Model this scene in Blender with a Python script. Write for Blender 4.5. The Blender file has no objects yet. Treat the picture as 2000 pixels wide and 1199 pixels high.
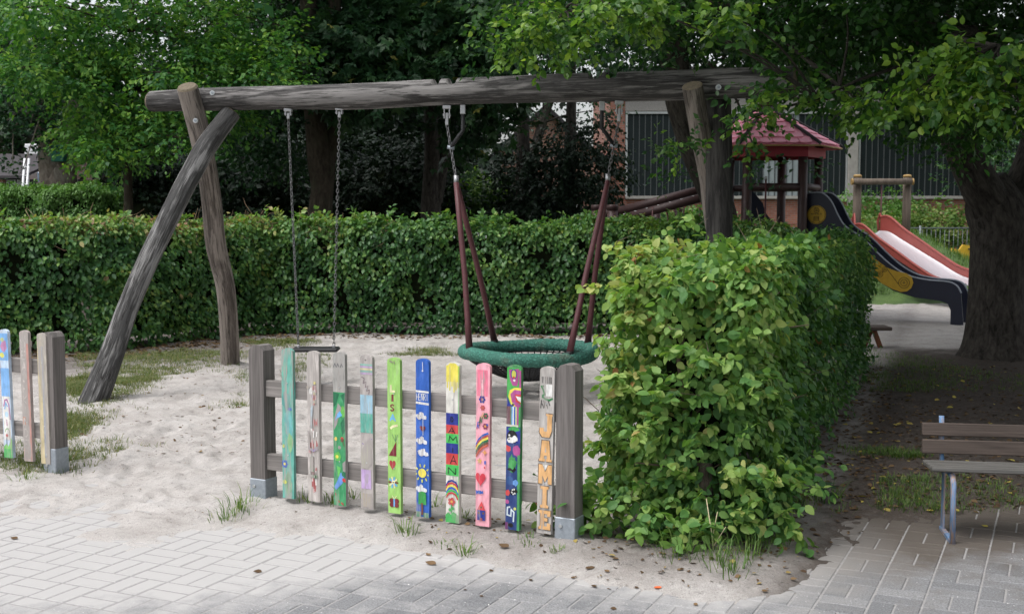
import bpy, bmesh, math, random
import numpy as np
from mathutils import Vector, Matrix, Quaternion

random.seed(11)
rng = np.random.default_rng(11)
scene = bpy.context.scene
COL = scene.collection

# ------------------------------------------------------------------ camera
F_PX = 2380.0
CAM_H = 1.6
PITCH = math.atan((599.5 - 410.0) / F_PX)
cam_d = bpy.data.cameras.new('camera')
cam_d.sensor_width = 36.0
cam_d.lens = F_PX / 2000.0 * 36.0
cam_d.clip_start = 0.05
cam_d.clip_end = 800
cam_d.dof.use_dof = True
cam_d.dof.focus_distance = 6.4
cam_d.dof.aperture_fstop = 9.0
cam = bpy.data.objects.new('camera', cam_d)
cam.location = (0, 0, CAM_H)
cam.rotation_euler = (math.radians(90) - PITCH, 0, 0)
COL.objects.link(cam)
scene.camera = cam

# ------------------------------------------------------------------ light
SUN_DIR = Vector((-0.42, -0.22, 1.0)).normalized()      # towards the sun
world = bpy.data.worlds.new('World')
scene.world = world
world.use_nodes = True
wn = world.node_tree
wn.nodes.clear()
w_out = wn.nodes.new('ShaderNodeOutputWorld')
w_bg = wn.nodes.new('ShaderNodeBackground')
w_sky = wn.nodes.new('ShaderNodeTexSky')
w_sky.sky_type = 'NISHITA'
w_sky.sun_disc = False
w_sky.sun_elevation = math.asin(SUN_DIR.z)
w_sky.sun_rotation = math.atan2(SUN_DIR.x, SUN_DIR.y)
w_sky.air_density = 1.0
w_sky.dust_density = 4.0
w_sky.ozone_density = 1.0
w_hs = wn.nodes.new('ShaderNodeHueSaturation')
w_hs.inputs['Saturation'].default_value = 0.24          # cloud cover: a white, even sky
wn.links.new(w_sky.outputs[0], w_hs.inputs['Color'])
wn.links.new(w_hs.outputs[0], w_bg.inputs[0])
w_bg.inputs[1].default_value = 0.15
wn.links.new(w_bg.outputs[0], w_out.inputs[0])
sun_d = bpy.data.lights.new('sun', 'SUN')
sun_d.energy = 0.8
sun_d.angle = math.radians(28)
sun_d.color = (1.0, 0.98, 0.955)
sun = bpy.data.objects.new('sun', sun_d)
sun.rotation_euler = (-SUN_DIR).to_track_quat('-Z', 'Y').to_euler()
sun.location = SUN_DIR * 30
COL.objects.link(sun)
scene.view_settings.view_transform = 'Standard'
scene.view_settings.look = 'None'
scene.view_settings.gamma = 1.0
scene.view_settings.use_curve_mapping = False
scene.view_settings.exposure = 0.82
scene.cycles.max_bounces = 6
scene.cycles.diffuse_bounces = 3
scene.cycles.glossy_bounces = 3
scene.cycles.transmission_bounces = 3

# ------------------------------------------------------------------ helpers
_c, _s = math.cos(PITCH), math.sin(PITCH)
def _ray(u, v):
    x = (u - 1000.0) / F_PX; y = (599.5 - v) / F_PX
    return x, _c + y * _s, y * _c - _s
def at(u, v, Y):
    """point seen at (u, v) of the photograph that stands Y metres away"""
    x, yy, z = _ray(u, v); t = Y / yy
    return Vector((x * t, Y, CAM_H + z * t))
def gr(u, v, z=0.0):
    """point of the ground (height z) seen at (u, v)"""
    x, yy, zz = _ray(u, v); t = (z - CAM_H) / zz
    return Vector((x * t, yy * t, z))

_T = rng.random((256, 256))
def vnoise(x, y):
    x = np.asarray(x, float); y = np.asarray(y, float)
    ix = np.floor(x).astype(int); iy = np.floor(y).astype(int)
    fx = x - ix; fy = y - iy
    fx = fx * fx * (3 - 2 * fx); fy = fy * fy * (3 - 2 * fy)
    a = _T[ix & 255, iy & 255]; b = _T[(ix + 1) & 255, iy & 255]
    c = _T[ix & 255, (iy + 1) & 255]; d = _T[(ix + 1) & 255, (iy + 1) & 255]
    return (a * (1 - fx) + b * fx) * (1 - fy) + (c * (1 - fx) + d * fx) * fy
def fbm(x, y, o=4):
    r = 0; a = .5; t = 0
    for k in range(o):
        r = r + a * vnoise(x * 2 ** k + 17 * k, y * 2 ** k + 31 * k); t += a; a *= .5
    return r / t
def sstep(a, b, x):
    t = np.clip((x - a) / (b - a), 0, 1)
    return t * t * (3 - 2 * t)

WL = {}                                   # accumulated world location of each parent
def wloc(o):
    return WL.get(o.name, Vector((0, 0, 0))) if o else Vector((0, 0, 0))
def link(o, parent=None):
    COL.objects.link(o)
    if parent:
        o.parent = parent
        WL[o.name] = wloc(parent) + o.location
    else:
        WL[o.name] = o.location.copy()
    return o
def tag(o, label=None, cat=None, group=None, kind=None):
    if label: o['label'] = label
    if cat: o['category'] = cat
    if group: o['group'] = group
    if kind: o['kind'] = kind
    return o
def thing(name, loc, label, cat, group=None):
    o = bpy.data.objects.new(name, None)
    o.empty_display_size = .2
    o.location = loc
    link(o)
    return tag(o, label, cat, group)

def np_mesh(name, V, Fc, mats, parent=None, tint=None, smooth=False, grain=None, mat_idx=None, local=False, soil=None):
    V = np.asarray(V, np.float32).reshape(-1, 3)
    if parent is not None and not local:
        V = V - np.array(wloc(parent), np.float32)
    Fc = np.asarray(Fc, np.int32)
    k = Fc.shape[1]; m = len(Fc)
    me = bpy.data.meshes.new(name)
    me.vertices.add(len(V)); me.vertices.foreach_set('co', V.ravel())
    me.loops.add(m * k); me.loops.foreach_set('vertex_index', Fc.ravel())
    me.polygons.add(m); me.polygons.foreach_set('loop_start', np.arange(0, m * k, k, dtype=np.int32))
    for mt in (mats if isinstance(mats, (list, tuple)) else [mats]): me.materials.append(mt)
    if mat_idx is not None: me.polygons.foreach_set('material_index', np.asarray(mat_idx, np.int32))
    if smooth: me.polygons.foreach_set('use_smooth', np.ones(m, bool))
    me.update(calc_edges=True)
    if tint is not None:
        me.attributes.new('tint', 'FLOAT', 'FACE').data.foreach_set('value', np.asarray(tint, np.float32))
    if soil is not None:
        me.attributes.new('soil', 'FLOAT', 'POINT').data.foreach_set('value', np.asarray(soil, np.float32))
    if grain is not None:
        me.attributes.new('grain', 'FLOAT_VECTOR', 'POINT').data.foreach_set('vector', np.asarray(grain, np.float32).ravel())
    return link(bpy.data.objects.new(name, me), parent)

class MB:
    """collects faces of one part"""
    def __init__(s):
        s.v = []; s.f = []; s.m = []; s.sm = []; s.g = []
    def add(s, vs, fs, m=0, smooth=False, grain=None):
        o = len(s.v)
        s.v += [tuple(p) for p in vs]
        s.f += [tuple(i + o for i in f) for f in fs]
        s.m += [m] * len(fs); s.sm += [smooth] * len(fs)
        s.g += ([tuple(p) for p in vs] if grain is None else [tuple(p) for p in grain])
        return s
    def box(s, lo, hi, m=0, mat=None, bev=0.0):
        x0, y0, z0 = lo; x1, y1, z1 = hi
        if bev <= 0:
            vs = [(x0,y0,z0),(x1,y0,z0),(x1,y1,z0),(x0,y1,z0),(x0,y0,z1),(x1,y0,z1),(x1,y1,z1),(x0,y1,z1)]
            fs = [(3,2,1,0),(4,5,6,7),(0,1,5,4),(1,2,6,5),(2,3,7,6),(3,0,4,7)]
        else:
            b = min(bev, (x1-x0)*.45, (y1-y0)*.45, (z1-z0)*.45)
            bm = bmesh.new()
            bmesh.ops.create_cube(bm, size=1)
            for q in bm.verts: q.co = Vector(((x0+x1)/2 + q.co.x*(x1-x0), (y0+y1)/2 + q.co.y*(y1-y0), (z0+z1)/2 + q.co.z*(z1-z0)))
            bmesh.ops.bevel(bm, geom=bm.edges[:], offset=b, segments=1, affect='EDGES')
            bm.verts.index_update()
            vs = [tuple(q.co) for q in bm.verts]; fs = [[q.index for q in f.verts] for f in bm.faces]
            bm.free()
        g = vs
        if mat is not None: vs = [mat @ Vector(p) for p in vs]
        return s.add(vs, fs, m, False, g)
    def tube(s, pts, rad, n=8, m=0, caps=True, smooth=True, closed=False):
        pts = [Vector(p) for p in pts]
        if not hasattr(rad, '__len__'): rad = [rad] * len(pts)
        k = len(pts); vs = []; g = []; ln = 0
        ref = None
        for i in range(k):
            if closed: t = pts[(i+1) % k] - pts[i-1]
            else: t = pts[min(i+1, k-1)] - pts[max(i-1, 0)]
            t.normalize()
            if ref is None: ref = t.orthogonal().normalized()
            ref = (ref - t * ref.dot(t)).normalized()
            b = t.cross(ref)
            if i: ln += (pts[i] - pts[i-1]).length
            for j in range(n):
                a = 2 * math.pi * j / n
                vs.append(pts[i] + (ref * math.cos(a) + b * math.sin(a)) * rad[i])
                g.append((rad[i] * math.cos(a), rad[i] * math.sin(a), ln))
        fs = []
        for i in range(k if closed else k - 1):
            i2 = (i + 1) % k
            for j in range(n):
                j2 = (j + 1) % n
                fs.append((i*n+j, i*n+j2, i2*n+j2, i2*n+j))
        s.add(vs, fs, m, smooth, g)
        if caps and not closed:
            o = len(s.v) - len(vs)
            s.f.append(tuple(o + j for j in reversed(range(n)))); s.m.append(m); s.sm.append(False)
            s.f.append(tuple(o + (k-1)*n + j for j in range(n))); s.m.append(m); s.sm.append(False)
        return s
    def prism(s, outline, y0, y1, m=0, mat=None, smooth=False):
        """outline of (x, z) points pushed from y0 to y1"""
        n = len(outline)
        vs = [(x, y0, z) for x, z in outline] + [(x, y1, z) for x, z in outline]
        fs = [tuple(range(n)), tuple(range(2*n-1, n-1, -1))] + [((j+1) % n, j, n+j, n+(j+1) % n) for j in range(n)]
        g = vs
        if mat is not None: vs = [mat @ Vector(p) for p in vs]
        return s.add(vs, fs, m, smooth, g)
    def build(s, name, mats, parent=None, local=False):
        me = bpy.data.meshes.new(name)
        off = Vector((0,0,0)) if (local or parent is None) else wloc(parent)
        me.from_pydata([tuple(Vector(p) - off) for p in s.v], [], s.f)
        for mt in (mats if isinstance(mats, (list, tuple)) else [mats]): me.materials.append(mt)
        me.polygons.foreach_set('material_index', s.m)
        me.polygons.foreach_set('use_smooth', s.sm)
        me.attributes.new('grain', 'FLOAT_VECTOR', 'POINT').data.foreach_set('vector', np.array(s.g, np.float32).ravel())
        me.update()
        return link(bpy.data.objects.new(name, me), parent)

def spline(pts, n):
    """Catmull-Rom through 4-D points (x, y, z, r)"""
    P = np.array(pts, float)
    P = np.vstack([2*P[0]-P[1], P, 2*P[-1]-P[-2]])
    out = []
    segs = len(P) - 3
    for q in np.linspace(0, segs - 1e-6, n):
        i = int(q); t = q - i
        a, b, c, d = P[i:i+4]
        out.append(.5*((2*b)+(c-a)*t+(2*a-5*b+4*c-d)*t*t+(3*b-a-3*c+d)*t**3))
    return np.array(out)

def log_mesh(name, pts, mat, parent, rings=60, n=18, seed=0, bump=.05, notch=(), dome=.25, cap_mat=None):
    """a knobbly round log along pts (x, y, z, r); notches cut into its top at the given lengths"""
    r_ = random.Random(seed)
    S = spline(pts, rings)
    C = S[:, :3]; R = S[:, 3]
    T = np.gradient(C, axis=0); T /= np.linalg.norm(T, axis=1)[:, None]
    L = np.concatenate([[0], np.cumsum(np.linalg.norm(np.diff(C, axis=0), axis=1))])
    ref = np.array(Vector(T[0]).orthogonal().normalized())
    ph = [(r_.uniform(0, 6.28), r_.uniform(0, 6.28), r_.randint(1, 4), r_.uniform(1.0, 6.0), r_.uniform(.2, 1)) for _ in range(9)]
    V = []; G = []; top = []
    ang = np.arange(n) * 2 * math.pi / n
    for i in range(rings):
        t = T[i]; ref = ref - t * ref.dot(t); ref /= np.linalg.norm(ref); b = np.cross(t, ref)
        w = sum(a5 * np.sin(k * ang + p1 + np.sin(L[i]*f + p2)) for p1, p2, k, f, a5 in ph) / 4.0
        rr = R[i] * (1 + bump * w)
        dirs = np.outer(np.cos(ang), ref) + np.outer(np.sin(ang), b)
        for (l0, hw, dep) in notch:
            if abs(L[i] - l0) < hw:
                hgt = dirs[:, 2] * rr
                lim = R[i] - dep
                over = hgt > lim
                rr = np.where(over, rr * lim / np.maximum(hgt, 1e-4), rr)
        V.append(C[i] + dirs * rr[:, None])
        G.append(np.column_stack([R[i]*np.cos(ang), R[i]*np.sin(ang), np.full(n, L[i])]))
    V = np.vstack(V); G = np.vstack(G)
    fs = [(i*n+j, i*n+(j+1) % n, (i+1)*n+(j+1) % n, (i+1)*n+j) for i in range(rings-1) for j in range(n)]
    mb = MB().add(V, fs, 0, True, G)
    for e, base, sg in ((0, 0, -1), (rings-1, (rings-1)*n, 1)):
        ring = V[base:base+n]; cen = ring.mean(0)
        inner = cen + (ring - cen) * .86 + T[e] * sg * R[e] * dome * .6
        vs = list(ring) + list(inner) + [cen + T[e]*sg*R[e]*dome*.62]
        f2 = []
        for j in range(n):
            j2 = (j+1) % n
            q = (j, j2, n+j2, n+j); tr = (n+j, n+j2, 2*n)
            if sg < 0: q = q[::-1]; tr = tr[::-1]
            f2 += [q, tr]
        mb.add(vs, f2, 1, False, [(p[0], p[1], p[2]*.05) for p in vs])
    return mb.build(name, [mat, cap_mat or mat], parent)

# ------------------------------------------------------------------ materials
def new_mat(name):
    m = bpy.data.materials.new(name); m.use_nodes = True
    nt = m.node_tree
    b = nt.nodes['Principled BSDF']
    return m, nt, b
def nd(nt, t, **kw):
    n = nt.nodes.new(t)
    for k, v in kw.items():
        if k.startswith('i_'):
            n.inputs[int(k[2:]) if k[2:].isdigit() else k[2:].replace('_', ' ')].default_value = v
        else: setattr(n, k, v)
    return n
def ramp(nt, stops, fac=None, interp='LINEAR'):
    r = nt.nodes.new('ShaderNodeValToRGB'); r.color_ramp.interpolation = interp
    e = r.color_ramp.elements
    while len(e) > 1: e.remove(e[-1])
    e[0].position = stops[0][0]; e[0].color = (*stops[0][1], 1)
    for p, c in stops[1:]:
        x = e.new(p); x.color = (*c, 1)
    if fac: nt.links.new(fac, r.inputs[0])
    return r
def g3(v): return (v, v, v)
def coord(nt, kind, scale):
    mp = nd(nt, 'ShaderNodeMapping'); mp.inputs['Scale'].default_value = scale
    if kind == 'grain':
        a = nd(nt, 'ShaderNodeAttribute'); a.attribute_name = 'grain'; src = a.outputs['Vector']
    elif kind == 'world':
        src = nd(nt, 'ShaderNodeNewGeometry').outputs['Position']
    else:
        src = nd(nt, 'ShaderNodeTexCoord').outputs['Object']
    oi = nd(nt, 'ShaderNodeObjectInfo')
    if kind != 'world':
        ad = nd(nt, 'ShaderNodeVectorMath', operation='ADD')
        ml = nd(nt, 'ShaderNodeVectorMath', operation='SCALE'); ml.inputs[0].default_value = (37.1, 21.7, 53.3)
        nt.links.new(oi.outputs['Random'], ml.inputs['Scale'])
        nt.links.new(mp.outputs[0], ad.inputs[0]); nt.links.new(ml.outputs[0], ad.inputs[1])
        nt.links.new(src, mp.inputs[0]); return ad.outputs[0]
    nt.links.new(src, mp.inputs[0]); return mp.outputs[0]
def noise(nt, vec, scale, detail=4, rough=.55, dist=0):
    n = nd(nt, 'ShaderNodeTexNoise'); n.inputs['Scale'].default_value = scale
    n.inputs['Detail'].default_value = detail; n.inputs['Roughness'].default_value = rough
    n.inputs['Distortion'].default_value = dist
    nt.links.new(vec, n.inputs['Vector']); return n.outputs['Fac']
def mix(nt, a, b, fac, mode='MIX'):
    m = nd(nt, 'ShaderNodeMix', data_type='RGBA', blend_type=mode)
    for s, v in (('A', a), ('B', b)):
        i = m.inputs[6 if s == 'A' else 7]
        if isinstance(v, tuple): i.default_value = (*v, 1)
        else: nt.links.new(v, i)
    if isinstance(fac, float): m.inputs[0].default_value = fac
    else: nt.links.new(fac, m.inputs[0])
    return m.outputs[2]
def bump(nt, b, h, strength=.4, dist=.01):
    n = nd(nt, 'ShaderNodeBump'); n.inputs['Strength'].default_value = strength; n.inputs['Distance'].default_value = dist
    nt.links.new(h, n.inputs['Height']); nt.links.new(n.outputs[0], b.inputs['Normal'])
def plain(name, col, rough=.6, metal=0, var=.12, scale=30, spec=.4, bmp=0.0):
    m, nt, b = new_mat(name)
    v = coord(nt, 'object', (1, 1, 1))
    n = noise(nt, v, scale, 5, .6)
    r = ramp(nt, [(.25, tuple(c*(1-var) for c in col)), (.75, tuple(min(1, c*(1+var)) for c in col))], n)
    nt.links.new(r.outputs[0], b.inputs['Base Color'])
    b.inputs['Roughness'].default_value = rough; b.inputs['Metallic'].default_value = metal
    b.inputs['Specular IOR Level'].default_value = spec
    if bmp: bump(nt, b, n, bmp, .004)
    return m

def log_wood(name, light, mid, dark, crack=.5, stain=.5):
    """weathered log: long grain, black cracks and dark streaks that follow the grain"""
    m, nt, b = new_mat(name)
    v1 = coord(nt, 'grain', (1, 1, .035)); v2 = coord(nt, 'grain', (1, 1, .10)); v3 = coord(nt, 'grain', (1, 1, .13))
    fine = noise(nt, v1, 95, 5, .65)
    lf = noise(nt, v3, 9, 5, .6, .5)
    base = ramp(nt, [(.25, mid), (.5, light), (.75, tuple(min(1, c*1.12) for c in light))], fine)
    st = ramp(nt, [(.53 - .12*stain, g3(-.0)), (.62 - .10*stain, g3(1))], lf)
    blot = ramp(nt, [(.38, g3(.1)), (.58, g3(1))], noise(nt, v2, 46, 5, .75))
    fb = nd(nt, 'ShaderNodeMath', operation='MULTIPLY_ADD'); fb.inputs[1].default_value = 3.2; fb.inputs[2].default_value = -2.65 + .62*stain
    nt.links.new(fine, fb.inputs[0])
    bb = nd(nt, 'ShaderNodeMath', operation='MULTIPLY_ADD'); bb.inputs[1].default_value = .7; nt.links.new(blot.outputs[0], bb.inputs[0]); nt.links.new(fb.outputs[0], bb.inputs[2])
    sm = nd(nt, 'ShaderNodeMath', operation='MULTIPLY_ADD'); sm.inputs[1].default_value = 1.1; sm.use_clamp = True
    nt.links.new(st.outputs[0], sm.inputs[0]); nt.links.new(bb.outputs[0], sm.inputs[2])
    s2 = nd(nt, 'ShaderNodeMath', operation='MULTIPLY'); s2.inputs[1].default_value = .85
    nt.links.new(sm.outputs[0], s2.inputs[0])
    c1 = mix(nt, base.outputs[0], dark, s2.outputs[0])
    cr = noise(nt, v1, 26, 3, .6, .3)
    crm = ramp(nt, [(.475, g3(0)), (.5, g3(1)), (.525, g3(0))], cr)
    cm = nd(nt, 'ShaderNodeMath', operation='MULTIPLY'); cm.inputs[1].default_value = crack
    nt.links.new(crm.outputs[0], cm.inputs[0])
    c2 = mix(nt, c1, (.018, .016, .015), cm.outputs[0])
    nt.links.new(c2, b.inputs['Base Color'])
    b.inputs['Roughness'].default_value = .85; b.inputs['Specular IOR Level'].default_value = .2
    h = nd(nt, 'ShaderNodeMath', operation='SUBTRACT'); nt.links.new(fine, h.inputs[0]); nt.links.new(cm.outputs[0], h.inputs[1])
    bump(nt, b, h.outputs[0], .6, .006)
    return m

def board_wood(name, light, mid, axis='z', scale=1.0, rough=.85):
    m, nt, b = new_mat(name)
    sc = {'z': (1, 1, .04), 'x': (.04, 1, 1), 'y': (1, .04, 1)}[axis]
    v = coord(nt, 'object', sc)
    f1 = noise(nt, v, 120*scale, 4, .6); f2 = noise(nt, v, 22*scale, 4, .6, .6)
    base = ramp(nt, [(.3, mid), (.7, light)], f1)
    blo = ramp(nt, [(.4, g3(0)), (.72, g3(.6))], f2)
    c = mix(nt, base.outputs[0], tuple(x*.35 for x in mid), blo.outputs[0])
    nt.links.new(c, b.inputs['Base Color']); b.inputs['Roughness'].default_value = rough
    b.inputs['Specular IOR Level'].default_value = .25
    bump(nt, b, f1, .35, .003)
    return m

def painted(name, col, wear=.3, wood=(.36, .33, .31), rough=.55):
    """brushed paint on a board, worn along the grain"""
    m, nt, b = new_mat(name)
    v = coord(nt, 'object', (1, 1, .07))
    f = noise(nt, v, 130, 5, .65); l = noise(nt, v, 18, 3, .6)
    v2 = coord(nt, 'object', (1, 1, .35)); k = noise(nt, v2, 45, 4, .6)
    base = ramp(nt, [(.25, tuple(c*.66 for c in col)), (.5, col), (.75, tuple(min(1, c*1.16 + .04) for c in col))], k)
    su = nd(nt, 'ShaderNodeMath', operation='ADD'); nt.links.new(f, su.inputs[0]); nt.links.new(l, su.inputs[1])
    t = 1.33 - wear * .55
    wr = ramp(nt, [(max(0, t/2 - .04), g3(0)), (min(1, t/2 + .08), g3(1))])
    hf = nd(nt, 'ShaderNodeMath', operation='MULTIPLY'); hf.inputs[1].default_value = .5
    nt.links.new(su.outputs[0], hf.inputs[0]); nt.links.new(hf.outputs[0], wr.inputs[0])
    c = mix(nt, base.outputs[0], wood, wr.outputs[0])
    nt.links.new(c, b.inputs['Base Color']); b.inputs['Roughness'].default_value = rough
    b.inputs['Specular IOR Level'].default_value = .3
    bump(nt, b, f, .25, .002)
    return m

def leaf_mat(name, stops, trans=.35, rough=.42, spec=.45, tcol=(1.25, 1.35, .55)):
    m, nt, b = new_mat(name)
    a = nd(nt, 'ShaderNodeAttribute'); a.attribute_name = 'tint'
    r = ramp(nt, stops, a.outputs['Fac'])
    nt.links.new(r.outputs[0], b.inputs['Base Color'])
    b.inputs['Roughness'].default_value = rough; b.inputs['Specular IOR Level'].default_value = spec
    tr = nd(nt, 'ShaderNodeBsdfTranslucent')
    tc = mix(nt, r.outputs[0], tcol, 1.0, 'MULTIPLY')
    nt.links.new(tc, tr.inputs[0])
    mx = nd(nt, 'ShaderNodeMixShader'); mx.inputs[0].default_value = trans
    out = nt.nodes['Material Output']
    nt.links.new(b.outputs[0], mx.inputs[1]); nt.links.new(tr.outputs[0], mx.inputs[2]); nt.links.new(mx.outputs[0], out.inputs[0])
    return m

M = {}
M['log_grey'] = log_wood('log_grey', (.215, .205, .20), (.10, .094, .09), (.024, .023, .023), .95, .85)
M['log_dark'] = log_wood('log_dark', (.27, .265, .262), (.095, .09, .088), (.018, .018, .018), .9, .95)
M['log_pale'] = log_wood('log_pale', (.27, .235, .21), (.165, .14, .122), (.07, .058, .05), .8, .6)
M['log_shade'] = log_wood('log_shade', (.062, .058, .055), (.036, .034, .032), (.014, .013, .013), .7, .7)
M['log_end'] = plain('log_end', (.15, .125, .09), .9, 0, .35, 60, .2, .4)
M['post_wood'] = board_wood('post_wood', (.225, .205, .195), (.135, .122, .116), 'z')
M['rail_wood'] = board_wood('rail_wood', (.29, .265, .25), (.19, .175, .165), 'x')
M['picket_bare'] = board_wood('picket_bare', (.42, .39, .36), (.28, .26, .245), 'z')
M['bench_wood'] = board_wood('bench_wood', (.125, .098, .084), (.065, .051, .044), 'x')
M['bench_seat'] = board_wood('bench_seat', (.17, .165, .155), (.09, .085, .08), 'x')
M['zinc'] = plain('zinc', (.30, .335, .375), .5, .35, .18, 55, .5)
M['steel'] = plain('steel', (.42, .42, .435), .4, .7, .15, 40)
M['chain'] = plain('chain', (.17, .17, .175), .45, .6, .25, 80)
M['rubber'] = plain('rubber', (.016, .016, .018), .6, 0, .2, 60)
M['burgundy'] = plain('burgundy', (.10, .034, .038), .5, 0, .2, 25)
M['net'] = plain('net', (.010, .010, .012), .7, 0, .2, 60)
M['bolt'] = plain('bolt', (.55, .57, .58), .35, .8, .1, 60)

def mk_ring():
    m, nt, b = new_mat('ring_cover')
    v = coord(nt, 'grain', (1, 1, 1))
    vo = nd(nt, 'ShaderNodeTexVoronoi'); vo.inputs['Scale'].default_value = 55
    nt.links.new(v, vo.inputs['Vector'])
    n = noise(nt, v, 4, 4, .6)
    col = ramp(nt, [(.3, (.055, .27, .20)), (.55, (.09, .32, .245)), (.75, (.24, .29, .22))], n)
    cc = ramp(nt, [(0, g3(1)), (.5, g3(.45))], vo.outputs['Distance'])
    c = mix(nt, col.outputs[0], cc.outputs[0], 1.0, 'MULTIPLY')
    nt.links.new(c, b.inputs['Base Color']); b.inputs['Roughness'].default_value = .85
    inv = nd(nt, 'ShaderNodeMath', operation='SUBTRACT'); inv.inputs[0].default_value = 1
    nt.links.new(vo.outputs['Distance'], inv.inputs[1])
    bump(nt, b, inv.outputs[0], .8, .008)
    return m
M['ring_cover'] = mk_ring()

def mk_sand():
    m, nt, b = new_mat('sand_soil')
    v = coord(nt, 'world', (1, 1, 1))
    a = nd(nt, 'ShaderNodeAttribute'); a.attribute_name = 'soil'
    n1 = noise(nt, v, 3.0, 5, .6); n2 = noise(nt, v, 160, 3, .7); n3 = noise(nt, v, 22, 5, .65)
    sand = ramp(nt, [(.3, (.385, .355, .334)), (.5, (.47, .441, .42)), (.72, (.525, .50, .483))], n1)
    soil = ramp(nt, [(.3, (.045, .036, .031)), (.55, (.090, .074, .064)), (.8, (.17, .15, .135))], n3)
    ed = nd(nt, 'ShaderNodeMath', operation='ADD'); nt.links.new(a.outputs['Fac'], ed.inputs[0])
    e2 = nd(nt, 'ShaderNodeMath', operation='MULTIPLY_ADD'); e2.inputs[1].default_value = .9; e2.inputs[2].default_value = -.45
    nt.links.new(n3, e2.inputs[0]); nt.links.new(e2.outputs[0], ed.inputs[1]); ed.use_clamp = True
    c = mix(nt, sand.outputs[0], soil.outputs[0], ed.outputs[0])
    sp = ramp(nt, [(.3, g3(.72)), (.5, g3(1)), (.7, g3(1.14))], n2)
    c = mix(nt, c, sp.outputs[0], 1.0, 'MULTIPLY')
    dk = ramp(nt, [(.32, g3(.42)), (.41, g3(1))], noise(nt, v, 42, 5, .68))
    c = mix(nt, c, dk.outputs[0], .85, 'MULTIPLY')
    dk2 = ramp(nt, [(.30, g3(.72)), (.46, g3(1))], noise(nt, v, 11, 5, .7))
    c = mix(nt, c, dk2.outputs[0], .8, 'MULTIPLY')
    nt.links.new(c, b.inputs['Base Color']); b.inputs['Roughness'].default_value = .95
    b.inputs['Specular IOR Level'].default_value = .1
    ad = nd(nt, 'ShaderNodeMath', operation='ADD'); nt.links.new(n2, ad.inputs[0]); nt.links.new(n3, ad.inputs[1])
    bump(nt, b, ad.outputs[0], .7, .012)
    return m
M['sand'] = mk_sand()

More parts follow.
